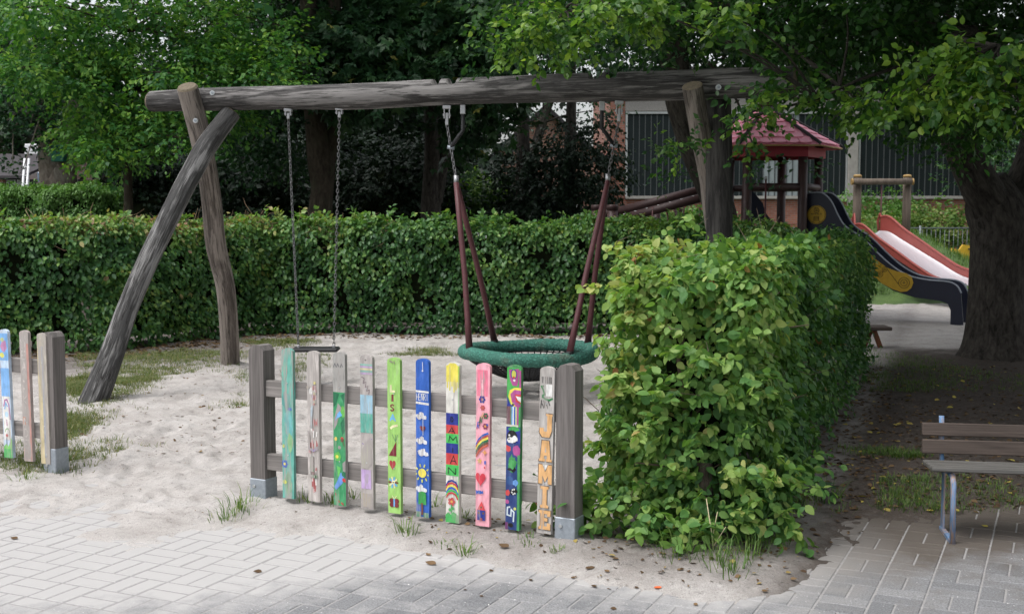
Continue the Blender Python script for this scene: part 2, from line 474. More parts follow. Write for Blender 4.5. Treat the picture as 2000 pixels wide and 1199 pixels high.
def mk_paver():
    m, nt, b = new_mat('paver')
    v = coord(nt, 'world', (1, 1, 1))
    oi = nd(nt, 'ShaderNodeObjectInfo')
    base = ramp(nt, [(0, (.160, .163, .170)), (.5, (.198, .199, .206)), (1, (.235, .235, .240))], oi.outputs['Random'])
    n = noise(nt, v, 120, 5, .8)
    gr_ = ramp(nt, [(.32, g3(.45)), (.5, g3(1)), (.66, g3(1.5))], n)
    c = mix(nt, base.outputs[0], gr_.outputs[0], 1.0, 'MULTIPLY')
    vo = nd(nt, 'ShaderNodeTexVoronoi'); vo.inputs['Scale'].default_value = 48; nt.links.new(v, vo.inputs['Vector'])
    sp = ramp(nt, [(.10, g3(1)), (.17, g3(0))], vo.outputs['Distance'])
    gate = ramp(nt, [(.70, g3(0)), (.74, g3(1))], vo.outputs['Color'])
    ml = nd(nt, 'ShaderNodeMath', operation='MULTIPLY'); nt.links.new(sp.outputs[0], ml.inputs[0]); nt.links.new(gate.outputs[0], ml.inputs[1])
    c = mix(nt, c, (.66, .65, .63), ml.outputs[0])
    # sand and soil trodden out over the stones along the edge of the paving
    a = nd(nt, 'ShaderNodeSeparateXYZ'); nt.links.new(nd(nt, 'ShaderNodeNewGeometry').outputs['Position'], a.inputs[0])
    fx = nd(nt, 'ShaderNodeMapRange'); fx.inputs[1].default_value = -6; fx.inputs[2].default_value = 6; nt.links.new(a.outputs[0], fx.inputs[0])
    fc = nd(nt, 'ShaderNodeFloatCurve'); cv = fc.mapping.curves[0]
    pts = [((u_ + 6)/12, (y_ - 4)/4) for u_, y_ in ((-6, 5.0), (-2.6, 4.95), (-1.7, 5.0), (-1.1, 5.2), (-.6, 5.5), (0, 5.55), (.7, 5.16), (1.05, 5.16), (1.35, 5.42), (1.8, 5.65), (2.5, 5.9), (6, 6.2))]
    cv.points[0].location = pts[0]; cv.points[1].location = pts[-1]
    for p_ in pts[1:-1]: cv.points.new(*p_)
    for p_ in cv.points: p_.handle_type = 'VECTOR'
    fc.mapping.update(); nt.links.new(fx.outputs[0], fc.inputs[1])
    ey = nd(nt, 'ShaderNodeMath', operation='MULTIPLY_ADD'); ey.inputs[1].default_value = 4; ey.inputs[2].default_value = 4; nt.links.new(fc.outputs[0], ey.inputs[0])
    dd_ = nd(nt, 'ShaderNodeMath', operation='SUBTRACT'); nt.links.new(a.outputs[1], dd_.inputs[0]); nt.links.new(ey.outputs[0], dd_.inputs[1])
    l2 = nd(nt, 'ShaderNodeMapRange'); l2.inputs[1].default_value = -.55; l2.inputs[2].default_value = .30; l2.inputs[3].default_value = 0; l2.inputs[4].default_value = .82; nt.links.new(dd_.outputs[0], l2.inputs[0])
    mx = nd(nt, 'ShaderNodeMath', operation='MAXIMUM'); mx.inputs[1].default_value = .0; nt.links.new(l2.outputs[0], mx.inputs[0])
    dn = noise(nt, v, 5.5, 6, .68)
    su = nd(nt, 'ShaderNodeMath', operation='ADD'); nt.links.new(mx.outputs[0], su.inputs[0]); nt.links.new(dn, su.inputs[1])
    dm = ramp(nt, [(.50, g3(0.02)), (.68, g3(.40)), (.95, g3(.93))], su.outputs[0])
    rs = nd(nt, 'ShaderNodeMapRange'); rs.inputs[1].default_value = .9; rs.inputs[2].default_value = 1.9; nt.links.new(a.outputs[0], rs.inputs[0])
    dcol = mix(nt, (.425, .412, .405), (.105, .088, .074), rs.outputs[0])
    c = mix(nt, c, dcol, dm.outputs[0])
    nt.links.new(c, b.inputs['Base Color']); b.inputs['Roughness'].default_value = .9; b.inputs['Specular IOR Level'].default_value = .2
    bump(nt, b, n, .5, .004)
    return m
M['paver'] = mk_paver()
M['joint'] = plain('joint', (.30, .292, .288), .95, 0, .2, 60, .1, .4)

def mk_ground():
    m, nt, b = new_mat('far_ground')
    v = coord(nt, 'world', (1, 1, 1))
    n = noise(nt, v, .9, 6, .65); f = noise(nt, v, 30, 4, .7)
    c = ramp(nt, [(.3, (.050, .040, .030)), (.5, (.055, .075, .028)), (.75, (.06, .11, .03))], n)
    g_ = ramp(nt, [(.3, g3(.6)), (.7, g3(1.25))], f)
    cc = mix(nt, c.outputs[0], g_.outputs[0], 1.0, 'MULTIPLY')
    nt.links.new(cc, b.inputs['Base Color']); b.inputs['Roughness'].default_value = .95
    bump(nt, b, f, .8, .03)
    return m
M['ground'] = mk_ground()

def bark(name, a, b_, scale=18, moss=None):
    m, nt, b = new_mat(name)
    v = coord(nt, 'grain', (1, 1, .35))
    n = noise(nt, v, scale, 6, .7, .4); k = noise(nt, coord(nt, 'grain', (1, 1, 1)), 5, 4, .6)
    c = ramp(nt, [(.3, a), (.6, b_), (.8, tuple(min(1, x*1.5) for x in b_))], n).outputs[0]
    if moss:
        mm = ramp(nt, [(.5, g3(0)), (.7, g3(.8))], k)
        c = mix(nt, c, moss, mm.outputs[0])
    nt.links.new(c, b.inputs['Base Color']); b.inputs['Roughness'].default_value = .9; b.inputs['Specular IOR Level'].default_value = .15
    bump(nt, b, n, .9, .03)
    return m
M['bark_dark'] = bark('bark_dark', (.010, .009, .008), (.072, .064, .056), 20)
M['bark_grey'] = bark('bark_grey', (.11, .09, .072), (.25, .21, .175), 14, (.32, .30, .26))
M['bark_brown'] = bark('bark_brown', (.028, .022, .017), (.075, .062, .048), 16, (.06, .062, .04))
M['twig'] = plain('twig', (.13, .10, .075), .85, 0, .3, 40, .2)

GD = (.018, .048, .016); GM = (.040, .098, .022); GL = (.080, .165, .030); GY = (.20, .27, .055); BR = (.22, .14, .065)
M['leaf_near'] = leaf_mat('leaf_near', [(0, (.036, .105, .040)), (.35, (.088, .205, .056)), (.6, (.195, .335, .080)), (.82, (.38, .455, .150)), (.93, (.46, .44, .17)), (.97, (.34, .19, .07)), (1, (.28, .13, .05))], .36, .52, .3)
M['leaf_hedge'] = leaf_mat('leaf_hedge', [(0, (.030, .092, .034)), (.4, (.075, .185, .052)), (.68, (.18, .315, .072)), (.84, (.27, .32, .08)), (.93, (.38, .31, .15)), (1, (.24, .14, .085))], .32, .42, .42)
M['leaf_tree'] = leaf_mat('leaf_tree', [(0, (.013, .046, .024)), (.5, (.028, .084, .034)), (.85, (.075, .160, .042)), (1, (.15, .24, .05))], .30, .42, .4)
M['leaf_maple'] = leaf_mat('leaf_maple', [(0, (.016, .052, .024)), (.6, (.034, .092, .036)), (.97, (.06, .13, .04)), (1, (.35, .33, .09))], .22, .45, .4)
M['leaf_right'] = leaf_mat('leaf_right', [(0, (.014, .050, .015)), (.45, (.042, .122, .025)), (.8, (.15, .275, .038)), (1, (.30, .42, .06))], .38, .42, .4)
M['leaf_lit'] = leaf_mat('leaf_lit', [(0, (.018, .074, .030)), (.5, (.050, .165, .046)), (.85, (.145, .32, .060)), (1, (.27, .43, .08))], .36, .46, .35)  # brighter copy of leaf_tree: light on the left crown put into colour
M['leaf_dark'] = leaf_mat('leaf_dark', [(0, (.009, .020, .012)), (.7, (.018, .040, .020)), (1, (.04, .075, .025))], .12, .5, .3)
M['leaf_box'] = leaf_mat('leaf_box', [(0, (.035, .095, .026)), (.5, (.08, .195, .042)), (1, (.17, .32, .07))], .3, .45, .4)
M['grass'] = leaf_mat('grass', [(0, (.045, .10, .022)), (.5, (.09, .175, .035)), (.85, (.17, .24, .06)), (1, (.30, .27, .13))], .3, .5, .3)
M['grass_pale'] = leaf_mat('grass_pale', [(0, (.075, .115, .035)), (.5, (.12, .16, .055)), (.85, (.20, .21, .09)), (1, (.33, .27, .16))], .3, .6, .2)
M['litter'] = leaf_mat('litter', [(0, (.055, .035, .022)), (.4, (.11, .07, .04)), (.75, (.20, .13, .07)), (.9, (.34, .27, .08)), (1, (.45, .38, .08))], .1, .8, .15)
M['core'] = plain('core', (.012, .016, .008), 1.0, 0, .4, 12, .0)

# ------------------------------------------------------------------ leaves
KITE = (np.array([(0,0,0), (.32,.42,.06), (0,1,-.08), (-.32,.42,.06)]), np.array([(0,1,2), (0,2,3)]))
HEXL = (np.array([(0,0,0), (.26,.22,.03), (.30,.58,.03), (0,1,-.12), (-.30,.58,.03), (-.26,.22,.03)]), np.array([(0,1,2,3), (0,3,4,5)]))
FINE = (np.array([(0,0,0), (0,.34,-.02), (0,.70,-.05), (0,1,-.15), (.25,.16,.02), (.35,.42,.04), (.24,.76,-.02), (-.25,.16,.02), (-.35,.42,.04), (-.24,.76,-.02)]),
        np.array([(0,4,1),(1,4,5),(1,5,2),(2,5,6),(2,6,3),(0,1,7),(1,8,7),(1,2,8),(2,9,8),(2,3,9)]))
def _lobe(a, l, w):
    ca, sa = math.cos(a), math.sin(a)
    r = lambda x, y: (x*ca + y*sa, -x*sa + y*ca, 0)
    return [(0,0,0), r(w, l*.55), (*r(0, l)[:2], -.1), r(-w, l*.55)]
MAPLE = (np.array(_lobe(0,1,.24) + _lobe(.95,.86,.2) + _lobe(-.95,.86,.2)), np.array([(0,1,2),(0,2,3),(4,5,6),(4,6,7),(8,9,10),(8,10,11)]))

def unit(a):
    return a / np.maximum(np.linalg.norm(a, axis=1), 1e-9)[:, None]
def leaf_geo(tpl, pos, d, nrm, size, tint):
    tv, tf = tpl
    d = unit(d); nrm = nrm - (nrm * d).sum(1)[:, None] * d; nrm = unit(nrm); sd = np.cross(d, nrm)
    V = pos[:, None, :] + size[:, None, None] * (tv[None, :, 0, None]*sd[:, None, :] + tv[None, :, 1, None]*d[:, None, :] + tv[None, :, 2, None]*nrm[:, None, :])
    N = len(pos); K = len(tv)
    Fc = (tf[None] + (np.arange(N) * K)[:, None, None]).reshape(-1, tf.shape[1])
    return V.reshape(-1, 3), Fc, np.repeat(tint, len(tf))
def leaf_matrix(p, d, n, s):
    d = Vector(d).normalized(); n = Vector(n); n = (n - d * n.dot(d)).normalized(); sd = d.cross(n)
    return Matrix(((sd.x*s, d.x*s, n.x*s, p[0]), (sd.y*s, d.y*s, n.y*s, p[1]), (sd.z*s, d.z*s, n.z*s, p[2]), (0,0,0,1)))

def clump(center, rad, nspray, per=9, size=.075, shell=.55, droop=.35, flat=.55, length=.34, tint=(.1, .75), lightup=.0):
    """leafy sprays through an ellipsoid: flattish twigs that reach outward and hang a little"""
    c = np.array(center, float); rad = np.array(rad, float) * np.ones(3)
    u = unit(rng.normal(size=(nspray, 3)))
    r = (shell + (1 - shell) * rng.random(nspray)) * (1 + .22 * rng.normal(size=nspray))
    p = c + u * rad * r[:, None]
    ax = u * np.array([1, 1, .35]) + rng.normal(size=(nspray, 3)) * .45
    ax[:, 2] -= droop * rng.random(nspray)
    ax = unit(ax)
    up = np.array([0, 0, 1.0]) + rng.normal(size=(nspray, 3)) * .35
    side = unit(np.cross(ax, up))
    nr = np.cross(side, ax)
    t = (np.arange(per) + rng.random((nspray, per))) / per
    sg = np.where((np.arange(per) % 2) == 0, 1, -1)[None, :] * np.ones((nspray, 1))
    L = length * (.6 + .8 * rng.random(nspray))
    pos = p[:, None] + ax[:, None] * (t * L[:, None])[..., None]
    pos = pos + rng.normal(size=pos.shape) * length * .07
    d = ax[:, None] * .55 + side[:, None] * (sg * .8)[..., None] + rng.normal(size=pos.shape) * .25
    d[..., 2] -= droop * .6
    n = nr[:, None] * flat + rng.normal(size=pos.shape) * (1 - flat) + np.array([0, 0, .25])
    s = size * (.65 + .6 * rng.random(pos.shape[:2]))
    base_t = tint[0] + (tint[1] - tint[0]) * rng.random(nspray)
    tt = np.clip(base_t[:, None] + rng.normal(size=pos.shape[:2]) * .12, 0, 1)
    f = lambda a: a.reshape(-1, 3)
    return f(pos), f(d), f(n), s.ravel(), tt.ravel()
def cat(lst):
    return [np.concatenate([q[i] for q in lst]) for i in range(5)]

def hedge_leaves(p0, p1, width, height, dens, size, ends=(True, True), rnd=.22, tint=None, sides=(1, 1), low=.35):
    """leaves on a rounded box that runs from p0 to p1"""
    p0 = np.array(p0, float); p1 = np.array(p1, float)
    ax = p1 - p0; Ln = np.linalg.norm(ax); ax /= Ln; sd = np.array([ax[1], -ax[0]])      # sd: right-hand side
    hx, hy, hz = Ln/2, width/2, height/2
    res = []
    faces = []
    if sides[0]: faces.append(('r', Ln*height))
    if sides[1]: faces.append(('l', Ln*height))
    faces.append(('t', Ln*width))
    if ends[0]: faces.append(('a', width*height))
    if ends[1]: faces.append(('b', width*height))
    for k, area in faces:
        n = int(area * dens)
        a = rng.uniform(-hx, hx, n); b = rng.uniform(-hy, hy, n); z = rng.uniform(-hz, hz, n)
        if k == 'r': b[:] = hy
        if k == 'l': b[:] = -hy
        if k == 't': z[:] = hz
        if k == 'a': a[:] = -hx
        if k == 'b': a[:] = hx
        P = np.column_stack([a, b, z]); H = np.array([hx, hy, hz]); inn = H - np.array([rnd, rnd, min(rnd, .16)])
        lo = -inn; lo[2] = -hz; hi = inn.copy()
        Q = np.clip(P, lo, hi)
        nn = P - Q; nn = unit(nn + 1e-6)
        base = Q + nn * rnd * np.array([1, 1, min(rnd, .16)/rnd])
        bumpy = (vnoise(base[:, 0]*3.1 + base[:, 2]*1.3 + 50, base[:, 1]*3.1 + base[:, 2]*2.7 + 50) - .5) * .19 + (vnoise(base[:, 0]*9 + 9, base[:, 1]*9 + base[:, 2]*9 + 9) - .5) * .09
        dep = -rng.exponential(.05, n)
        base = base + nn * (bumpy + np.maximum(dep, -.20) + .02 * rng.normal(size=n))[:, None]
        keep = np.ones(n, bool)
        zz = base[:, 2] + hz
        keep &= rng.random(n) > np.clip((low - zz) / low, 0, 1) * .75
        hole = vnoise(base[:, 0]*4.3 + 70, base[:, 2]*4.9 + base[:, 1]*4.1 + 20)
        keep &= ~((hole < .22) & (dep > -.10))
        base = base[keep]; nn = nn[keep]; n2 = len(base)
        d = nn * .45 + rng.normal(size=(n2, 3)) * .45; d[:, 2] -= .65
        nr = nn * .75 + rng.normal(size=(n2, 3)) * .42 + np.array([0, 0, .45])
        s = size * (.65 + .6 * rng.random(n2))
        def tow(q):
            o = np.empty_like(q)
            o[:, 0] = q[:, 0]*ax[0] + q[:, 1]*sd[0]; o[:, 1] = q[:, 0]*ax[1] + q[:, 1]*sd[1]; o[:, 2] = q[:, 2]
            return o
        W = tow(base); mid = (p0 + p1) / 2
        W[:, 0] += mid[0]; W[:, 1] += mid[1]; W[:, 2] += hz
        tn = tint(W, tow(nn)) if tint else .2 + .5 * rng.random(n2)
        tn = np.clip(tn + rng.normal(size=n2) * .10, 0, 1)
        res.append((W, tow(d), tow(nr), s, tn))
    return cat(res)

def twigs_mesh(name, pts, parent, n, rad=.004, ln=.22, mat=None):
    mb = MB()
    for i in range(n):
        p = Vector(pts[rng.integers(len(pts))]); d = Vector(rng.normal(size=3)); d.z = abs(d.z) * .6; d.normalize()
        q = p + d * ln * rng.uniform(.5, 1.3); mq = (p + q) / 2 + Vector(rng.normal(size=3)) * .02
        mb.tube([p, mq, q], [rad, rad*.8, rad*.4], 4, 0, False)
    return mb.build(name, mat or M['twig'], parent)

# ================================================================== the setting
# ---- far ground, reaching the horizon
MB().add([(-400, -60, -.06), (400, -60, -.06), (400, 500, -.06), (-400, 500, -.06)], [(0, 1, 2, 3)]).build('ground', M['ground'])
tag(bpy.data.objects['ground'], 'dark ground stretching away under the trees', None, None, 'structure')

# ---- paving line: where the paving gives way to sand (left) and soil (right)
EDGE = [gr(u, v) for u, v in ((-500, 990), (0, 1025), (200, 1028), (380, 1032), (480, 1048), (620, 1056), (760, 1076), (850, 1092), (1000, 1110), (1200, 1142),
                              (1330, 1163), (1430, 1163), (1540, 1112), (1600, 1088), (1700, 1050), (1830, 1020), (2000, 1005), (2500, 990))]
EX = np.array([p.x for p in EDGE]); EY = np.array([p.y for p in EDGE])
HR0, HR1 = np.array([1.16, 5.59]), np.array([3.60, 12.23])       # right foot of the near hedge
hd = (HR1 - HR0) / np.linalg.norm(HR1 - HR0); hn = np.array([hd[1], -hd[0]])
NH_W = .74
NH0 = HR0 - hn * NH_W / 2; NH1 = HR1 - hn * NH_W / 2
NH0 = NH0 + hd * .02
RH = [(-7.6, 12.75), (-4.75, 13.95), (-3.5, 15.75)]
FA = np.array([-1.34, 6.48]); FB = np.array([.27, 5.65]); FL = np.array([-2.77, 7.31])
fdir = (FB - FA) / np.linalg.norm(FB - FA); fnrm = np.array([fdir[1], -fdir[0]])     # fnrm points to the camera
if fnrm[1] > 0: fnrm = -fnrm

def segdist(x, y, a, b):
    ab = np.array(b) - np.array(a); t = np.clip(((x-a[0])*ab[0] + (y-a[1])*ab[1]) / ab.dot(ab), 0, 1)
    return np.hypot(x - a[0] - t*ab[0], y - a[1] - t*ab[1])

def ground_fields(x, y):
    """height and soil share of the loose ground"""
    yb = np.interp(x, EX, EY)
    d = (y - yb) * .85
    wide = np.maximum(sstep(-.7, -1.9, x), .55*sstep(1.1, 1.7, x))
    nz = (fbm(x*2.2, y*2.2, 4) - .5)
    low = -.022 + .045 * sstep(-.22 - .55*wide, .30 + .5*wide, d + nz * (.45 + .8*wide))
    foot = (fbm(x*6.5 + 3, y*6.5 + 8, 3) - .5) * .038 + (fbm(x*1.6, y*1.6 + 40, 2) - .5) * .05 + (fbm(x*19, y*19, 2) - .5) * .026
    right = sstep(-.1, .35, (x - HR0[0])*hn[0] + (y - HR0[1])*hn[1])
    inner = sstep(.15, 1.0, d)
    z = low + foot * inner * (1 - .55*right)
    z += (fbm(x*14, y*14, 3) - .5) * .020 * sstep(-.4, .1, d) + (fbm(x*34, y*34, 2) - .5) * .008
    # berm of sand along the fence foot
    fd = segdist(x, y, FA - fdir*.1, FB + fdir*.9)
    z += .040 * np.exp(-(fd/.22)**2)
    # soil
    so = right * 1.0
    so = np.maximum(so, .8 * np.exp(-(segdist(x, y, NH0, NH1)/.62)**4))
    so = np.maximum(so, .50 * np.exp(-(fd/.34)**2) * sstep(-1.6, .2, x))
    so = np.maximum(so, .16 * np.exp(-(fd/.3)**2))
    for a, b, w_ in ((RH[0], RH[1], 2.3), (RH[1], RH[2], 1.5)):
        so = np.maximum(so, .80 * np.exp(-((segdist(x, y, a, b) + nz*1.6)/w_)**4))
    so = np.maximum(so, .95 * np.exp(-(np.abs(y - 15.9)/.62)**4) * (x < 4))
    far = sstep(13.2, 14.2, y + nz) * sstep(3.9, 4.4, x + nz*.5) * right
    so = so * (1 - far)
    so = np.where((x > 3.2) & (y > 21.5), 1, so)
    so = np.where(y > 16.6, np.maximum(so, 1 - sstep(3.6, 4.2, x)), so)
    return z, so
def gz(x, y):
    return float(ground_fields(np.array([x]), np.array([y]))[0][0])

ys = 4.1 * np.exp(np.arange(430) * .0041); ys = ys[ys < 23.6]
xs = np.concatenate([np.linspace(-9.5, -3.2, 110, endpoint=False), np.linspace(-3.2, 3.6, 250, endpoint=False), np.linspace(3.6, 11, 120)])
GX, GY_ = np.meshgrid(xs, ys)
GZ, GS = ground_fields(GX.ravel(), GY_.ravel())
gxf, gyf = GX.ravel(), GY_.ravel()
fr = np.random.default_rng(3)
for k in range(620):                          # footprints trodden into the loose sand
    fx_, fy_ = (fr.uniform(-4.2, 1.6), fr.uniform(6.3, 15)) if k < 480 else (fr.uniform(4.2, 9), fr.uniform(14, 20.5))
    if k % 3 == 0: fx_, fy_ = fr.normal(-1.6, .9), fr.normal(8.2, 1.2)
    if fy_ < np.interp(fx_, EX, EY) + .25: continue
    th_ = fr.uniform(0, 6.28); ca, sa = math.cos(th_), math.sin(th_)
    near_ = np.where((np.abs(gxf - fx_) < .3) & (np.abs(gyf - fy_) < .3))[0]
    if not len(near_): continue
    lx2 = (gxf[near_] - fx_)*ca + (gyf[near_] - fy_)*sa; ly2 = -(gxf[near_] - fx_)*sa + (gyf[near_] - fy_)*ca
    q2 = np.sqrt((lx2/.125)**2 + (ly2/.055)**2)
    GZ[near_] += np.where(q2 < 1, -.016*(1 - q2**4), .007*np.exp(-((q2 - 1.25)/.28)**2)) * fr.uniform(.5, 1.1)
nx, ny = len(xs), len(ys)
idx = np.arange(nx*ny).reshape(ny, nx)
Q = np.stack([idx[:-1, :-1].ravel(), idx[:-1, 1:].ravel(), idx[1:, 1:].ravel(), idx[1:, :-1].ravel()], 1)
o = np_mesh('sand', np.column_stack([GX.ravel(), GY_.ravel(), GZ]), Q, M['sand'], None, smooth=True, soil=GS)
tag(o, 'pale trampled sand of the play area running into dark soil under the trees', None, None, 'structure')

# ---- paving: blocks of two stones laid in turn lengthways and crossways
PA = math.radians(65.5)
pa = np.array([math.cos(PA), math.sin(PA)]); pb = np.array([-math.sin(PA), math.cos(PA)])
pave = thing('pavement', (0, 0, 0), None, None); tag(pave, 'grey concrete block paving dusted with sand', None, None, 'structure')
bxs = (-9, -1.3, -.2, 9); bzs = (-.0006, -.0006, -.0030, -.0030)
MB().add([(x, .3, z) for x, z in zip(bxs, bzs)] + [(x, y, z) for x, y, z in zip(bxs, (9.0, 8.4, 7.6, 7.6), bzs)], [(k, k+1, k+5, k+4) for k in range(3)]).build('paving_bed', M['joint'], pave)
brick_mb = MB().box((-.0972, -.0472, -.05), (.0968, .0468, 0), 0, None, .0045)
def brick_matrix(cx, cy, ang, dz, tx, ty):
    return Matrix.Translation((cx, cy, dz)) @ Matrix.Rotation(ang, 4, 'Z') @ Matrix.Rotation(tx, 4, 'X') @ Matrix.Rotation(ty, 4, 'Y')
bricks = []
r_ = random.Random(5)
for i in range(-20, 90):
    for j in range(-70, 60):
        a0 = i * .2 + .07; b0 = .689 + j * .2
        c = pa * (a0 + .1) + pb * (b0 + .1)
        if not (-5.5 < c[0] < 6.0 and 1.2 < c[1] < 9.2): continue
        ye = np.interp(c[0], EX, EY)
        if c[1] > ye + (1.1 if c[0] < -1 else .45): continue
        for h in (-.05, .05):
            if (i + j) % 2: cc = c + pb * h; an = PA
            else: cc = c + pa * h; an = PA + math.pi/2
            bricks.append((cc[0], cc[1], an, r_.uniform(.0, .0014), r_.uniform(-.008, .008), r_.uniform(-.005, .005)))
def px(x, y, z=0):
    zz = z - CAM_H; dd = y*_c - zz*_s
    if dd < .1: return (-9999, -9999)
    return 1000 + F_PX*x/dd, 599.5 - F_PX*(y*_s + zz*_c)/dd
vis = []; rest = []
for b in bricks:
    u, v = px(b[0], b[1]); ye = np.interp(b[0], EX, EY)
    (vis if (-40 < u < 2040 and 900 < v < 1230 and b[1] < ye + .15) else rest).append(b)
vis.sort(key=lambda b: b[1])
rest += vis[300:]; vis = vis[:300]
bo = brick_mb.build('paving_stone', M['paver'], pave, True)
bme = bo.data
for k, b in enumerate(vis):
    q = bo if k == 0 else link(bpy.data.objects.new('paving_stone', bme), pave)
    q.matrix_local = brick_matrix(*b)
bv = np.array([tuple(v.co) for v in bme.vertices])
mbx = MB()
bf = [tuple(p.vertices) for p in bme.polygons]
for b in rest:
    mt = brick_matrix(*b)
    mbx.add([mt @ Vector(p) for p in bv], bf)
tag(mbx.build('outer_paving_stones', M['paver'], pave), None, None, None, 'stuff')

# ---- grass mound behind the slides
mx, my = np.meshgrid(np.linspace(3.6, 17, 110), np.linspace(19.6, 34, 100))
mh = 1.26 * np.exp(-(((mx - 6.7)/2.1)**2 + ((my - 23.6)/2.2)**2)**1.25)
mh += .35 * np.exp(-(((mx - 10)/2.4)**2 + ((my - 25)/2.4)**2))
mh = mh + (fbm(mx*2, my*2) - .5) * .08 - .08 + .06 * sstep(20.6, 21.6, my + (fbm(mx, my) - .5))
mid_ = np.arange(mx.size).reshape(mx.shape)
MQ = np.stack([mid_[:-1, :-1].ravel(), mid_[:-1, 1:].ravel(), mid_[1:, 1:].ravel(), mid_[1:, :-1].ravel()], 1)
m_, nt_, b_ = new_mat('lawn')
v_ = coord(nt_, 'world', (1, 1, 1)); n_ = noise(nt_, v_, 45, 5, .7); k_ = noise(nt_, v_, 2.5, 4, .6)
c_ = mix(nt_, ramp(nt_, [(.3, (.055, .11, .03)), (.7, (.12, .20, .05))], k_).outputs[0], ramp(nt_, [(.3, g3(.6)), (.7, g3(1.25))], n_).outputs[0], 1.0, 'MULTIPLY')
nt_.links.new(c_, b_.inputs['Base Color']); b_.inputs['Roughness'].default_value = .9; bump(nt_, b_, n_, .8, .03)
M['lawn'] = m_
mound = np_mesh('grass_mound', np.column_stack([mx.ravel(), my.ravel(), mh.ravel()]), MQ, M['lawn'], None, smooth=True)
tag(mound, 'grassy mound that carries the red slide', None, None, 'structure')
def mound_z(x, y):
    i = np.clip(np.round((np.asarray(x) - 3.6)/(17-3.6)*109).astype(int), 0, 109); j = np.clip(np.round((np.asarray(y) - 19.6)/(34-19.6)*99).astype(int), 0, 99)
    return mh[j, i]

# ================================================================== buildings
def brick_mat(name, a, b, mortar, sc=1.0):
    m, nt, bs = new_mat(name)
    tc = nd(nt, 'ShaderNodeTexCoord')
    sx = nd(nt, 'ShaderNodeSeparateXYZ'); nt.links.new(tc.outputs['Object'], sx.inputs[0])
    ad = nd(nt, 'ShaderNodeMath', operation='ADD'); nt.links.new(sx.outputs[0], ad.inputs[0]); nt.links.new(sx.outputs[1], ad.inputs[1])
    cx = nd(nt, 'ShaderNodeCombineXYZ'); nt.links.new(ad.outputs[0], cx.inputs[0]); nt.links.new(sx.outputs[2], cx.inputs[1])
    br = nd(nt, 'ShaderNodeTexBrick')
    for k, v in (('Scale', 1.0), ('Brick Width', .25*sc), ('Row Height', .0833*sc), ('Mortar Size', .010*sc), ('Mortar Smooth', .2), ('Bias', 0.0)): br.inputs[k].default_value = v
    br.inputs['Color1'].default_value = (*a, 1); br.inputs['Color2'].default_value = (*b, 1); br.inputs['Mortar'].default_value = (*mortar, 1)
    nt.links.new(cx.outputs[0], br.inputs['Vector'])
    n = noise(nt, cx.outputs[0], 1.2, 5, .6)
    c = mix(nt, br.outputs['Color'], ramp(nt, [(.3, g3(.75)), (.7, g3(1.15))], n).outputs[0], 1.0, 'MULTIPLY')
    nt.links.new(c, bs.inputs['Base Color']); bs.inputs['Roughness'].default_value = .85
    bump(nt, bs, br.outputs['Fac'], -.4, .01)
    return m
M['brick_red'] = brick_mat('brick_red', (.24, .085, .055), (.33, .125, .08), (.22, .19, .17))
M['brick_pink'] = brick_mat('brick_pink', (.42, .20, .145), (.50, .26, .19), (.42, .36, .32))
M['brick_brown'] = brick_mat('brick_brown', (.09, .05, .042), (.15, .085, .07), (.16, .14, .13))
M['concrete'] = plain('concrete', (.36, .345, .32), .85, 0, .15, 8, .2, .3)
M['pebble'] = plain('pebble', (.30, .285, .27), .9, 0, .4, 45, .2, .8)
M['uglass'] = plain('uglass', (.012, .019, .020), .6, 0, .2, 2, .2)
M['uglass_pale'] = plain('uglass_pale', (.26, .30, .31), .4, 0, .15, 2, .4)
M['alu'] = plain('alu', (.44, .46, .46), .5, .3, .1, 10, .4)
M['bar_grey'] = plain('bar_grey', (.075, .088, .090), .6, 0, .1, 10, .3)
M['roof_dark'] = plain('roof_dark', (.055, .050, .055), .75, 0, .2, 12, .3)
M['white'] = plain('white_paint', (.74, .75, .77), .5, 0, .06, 10)
M['glass_blue'] = plain('glass_blue', (.16, .22, .30), .15, 0, .1, 3, .6)

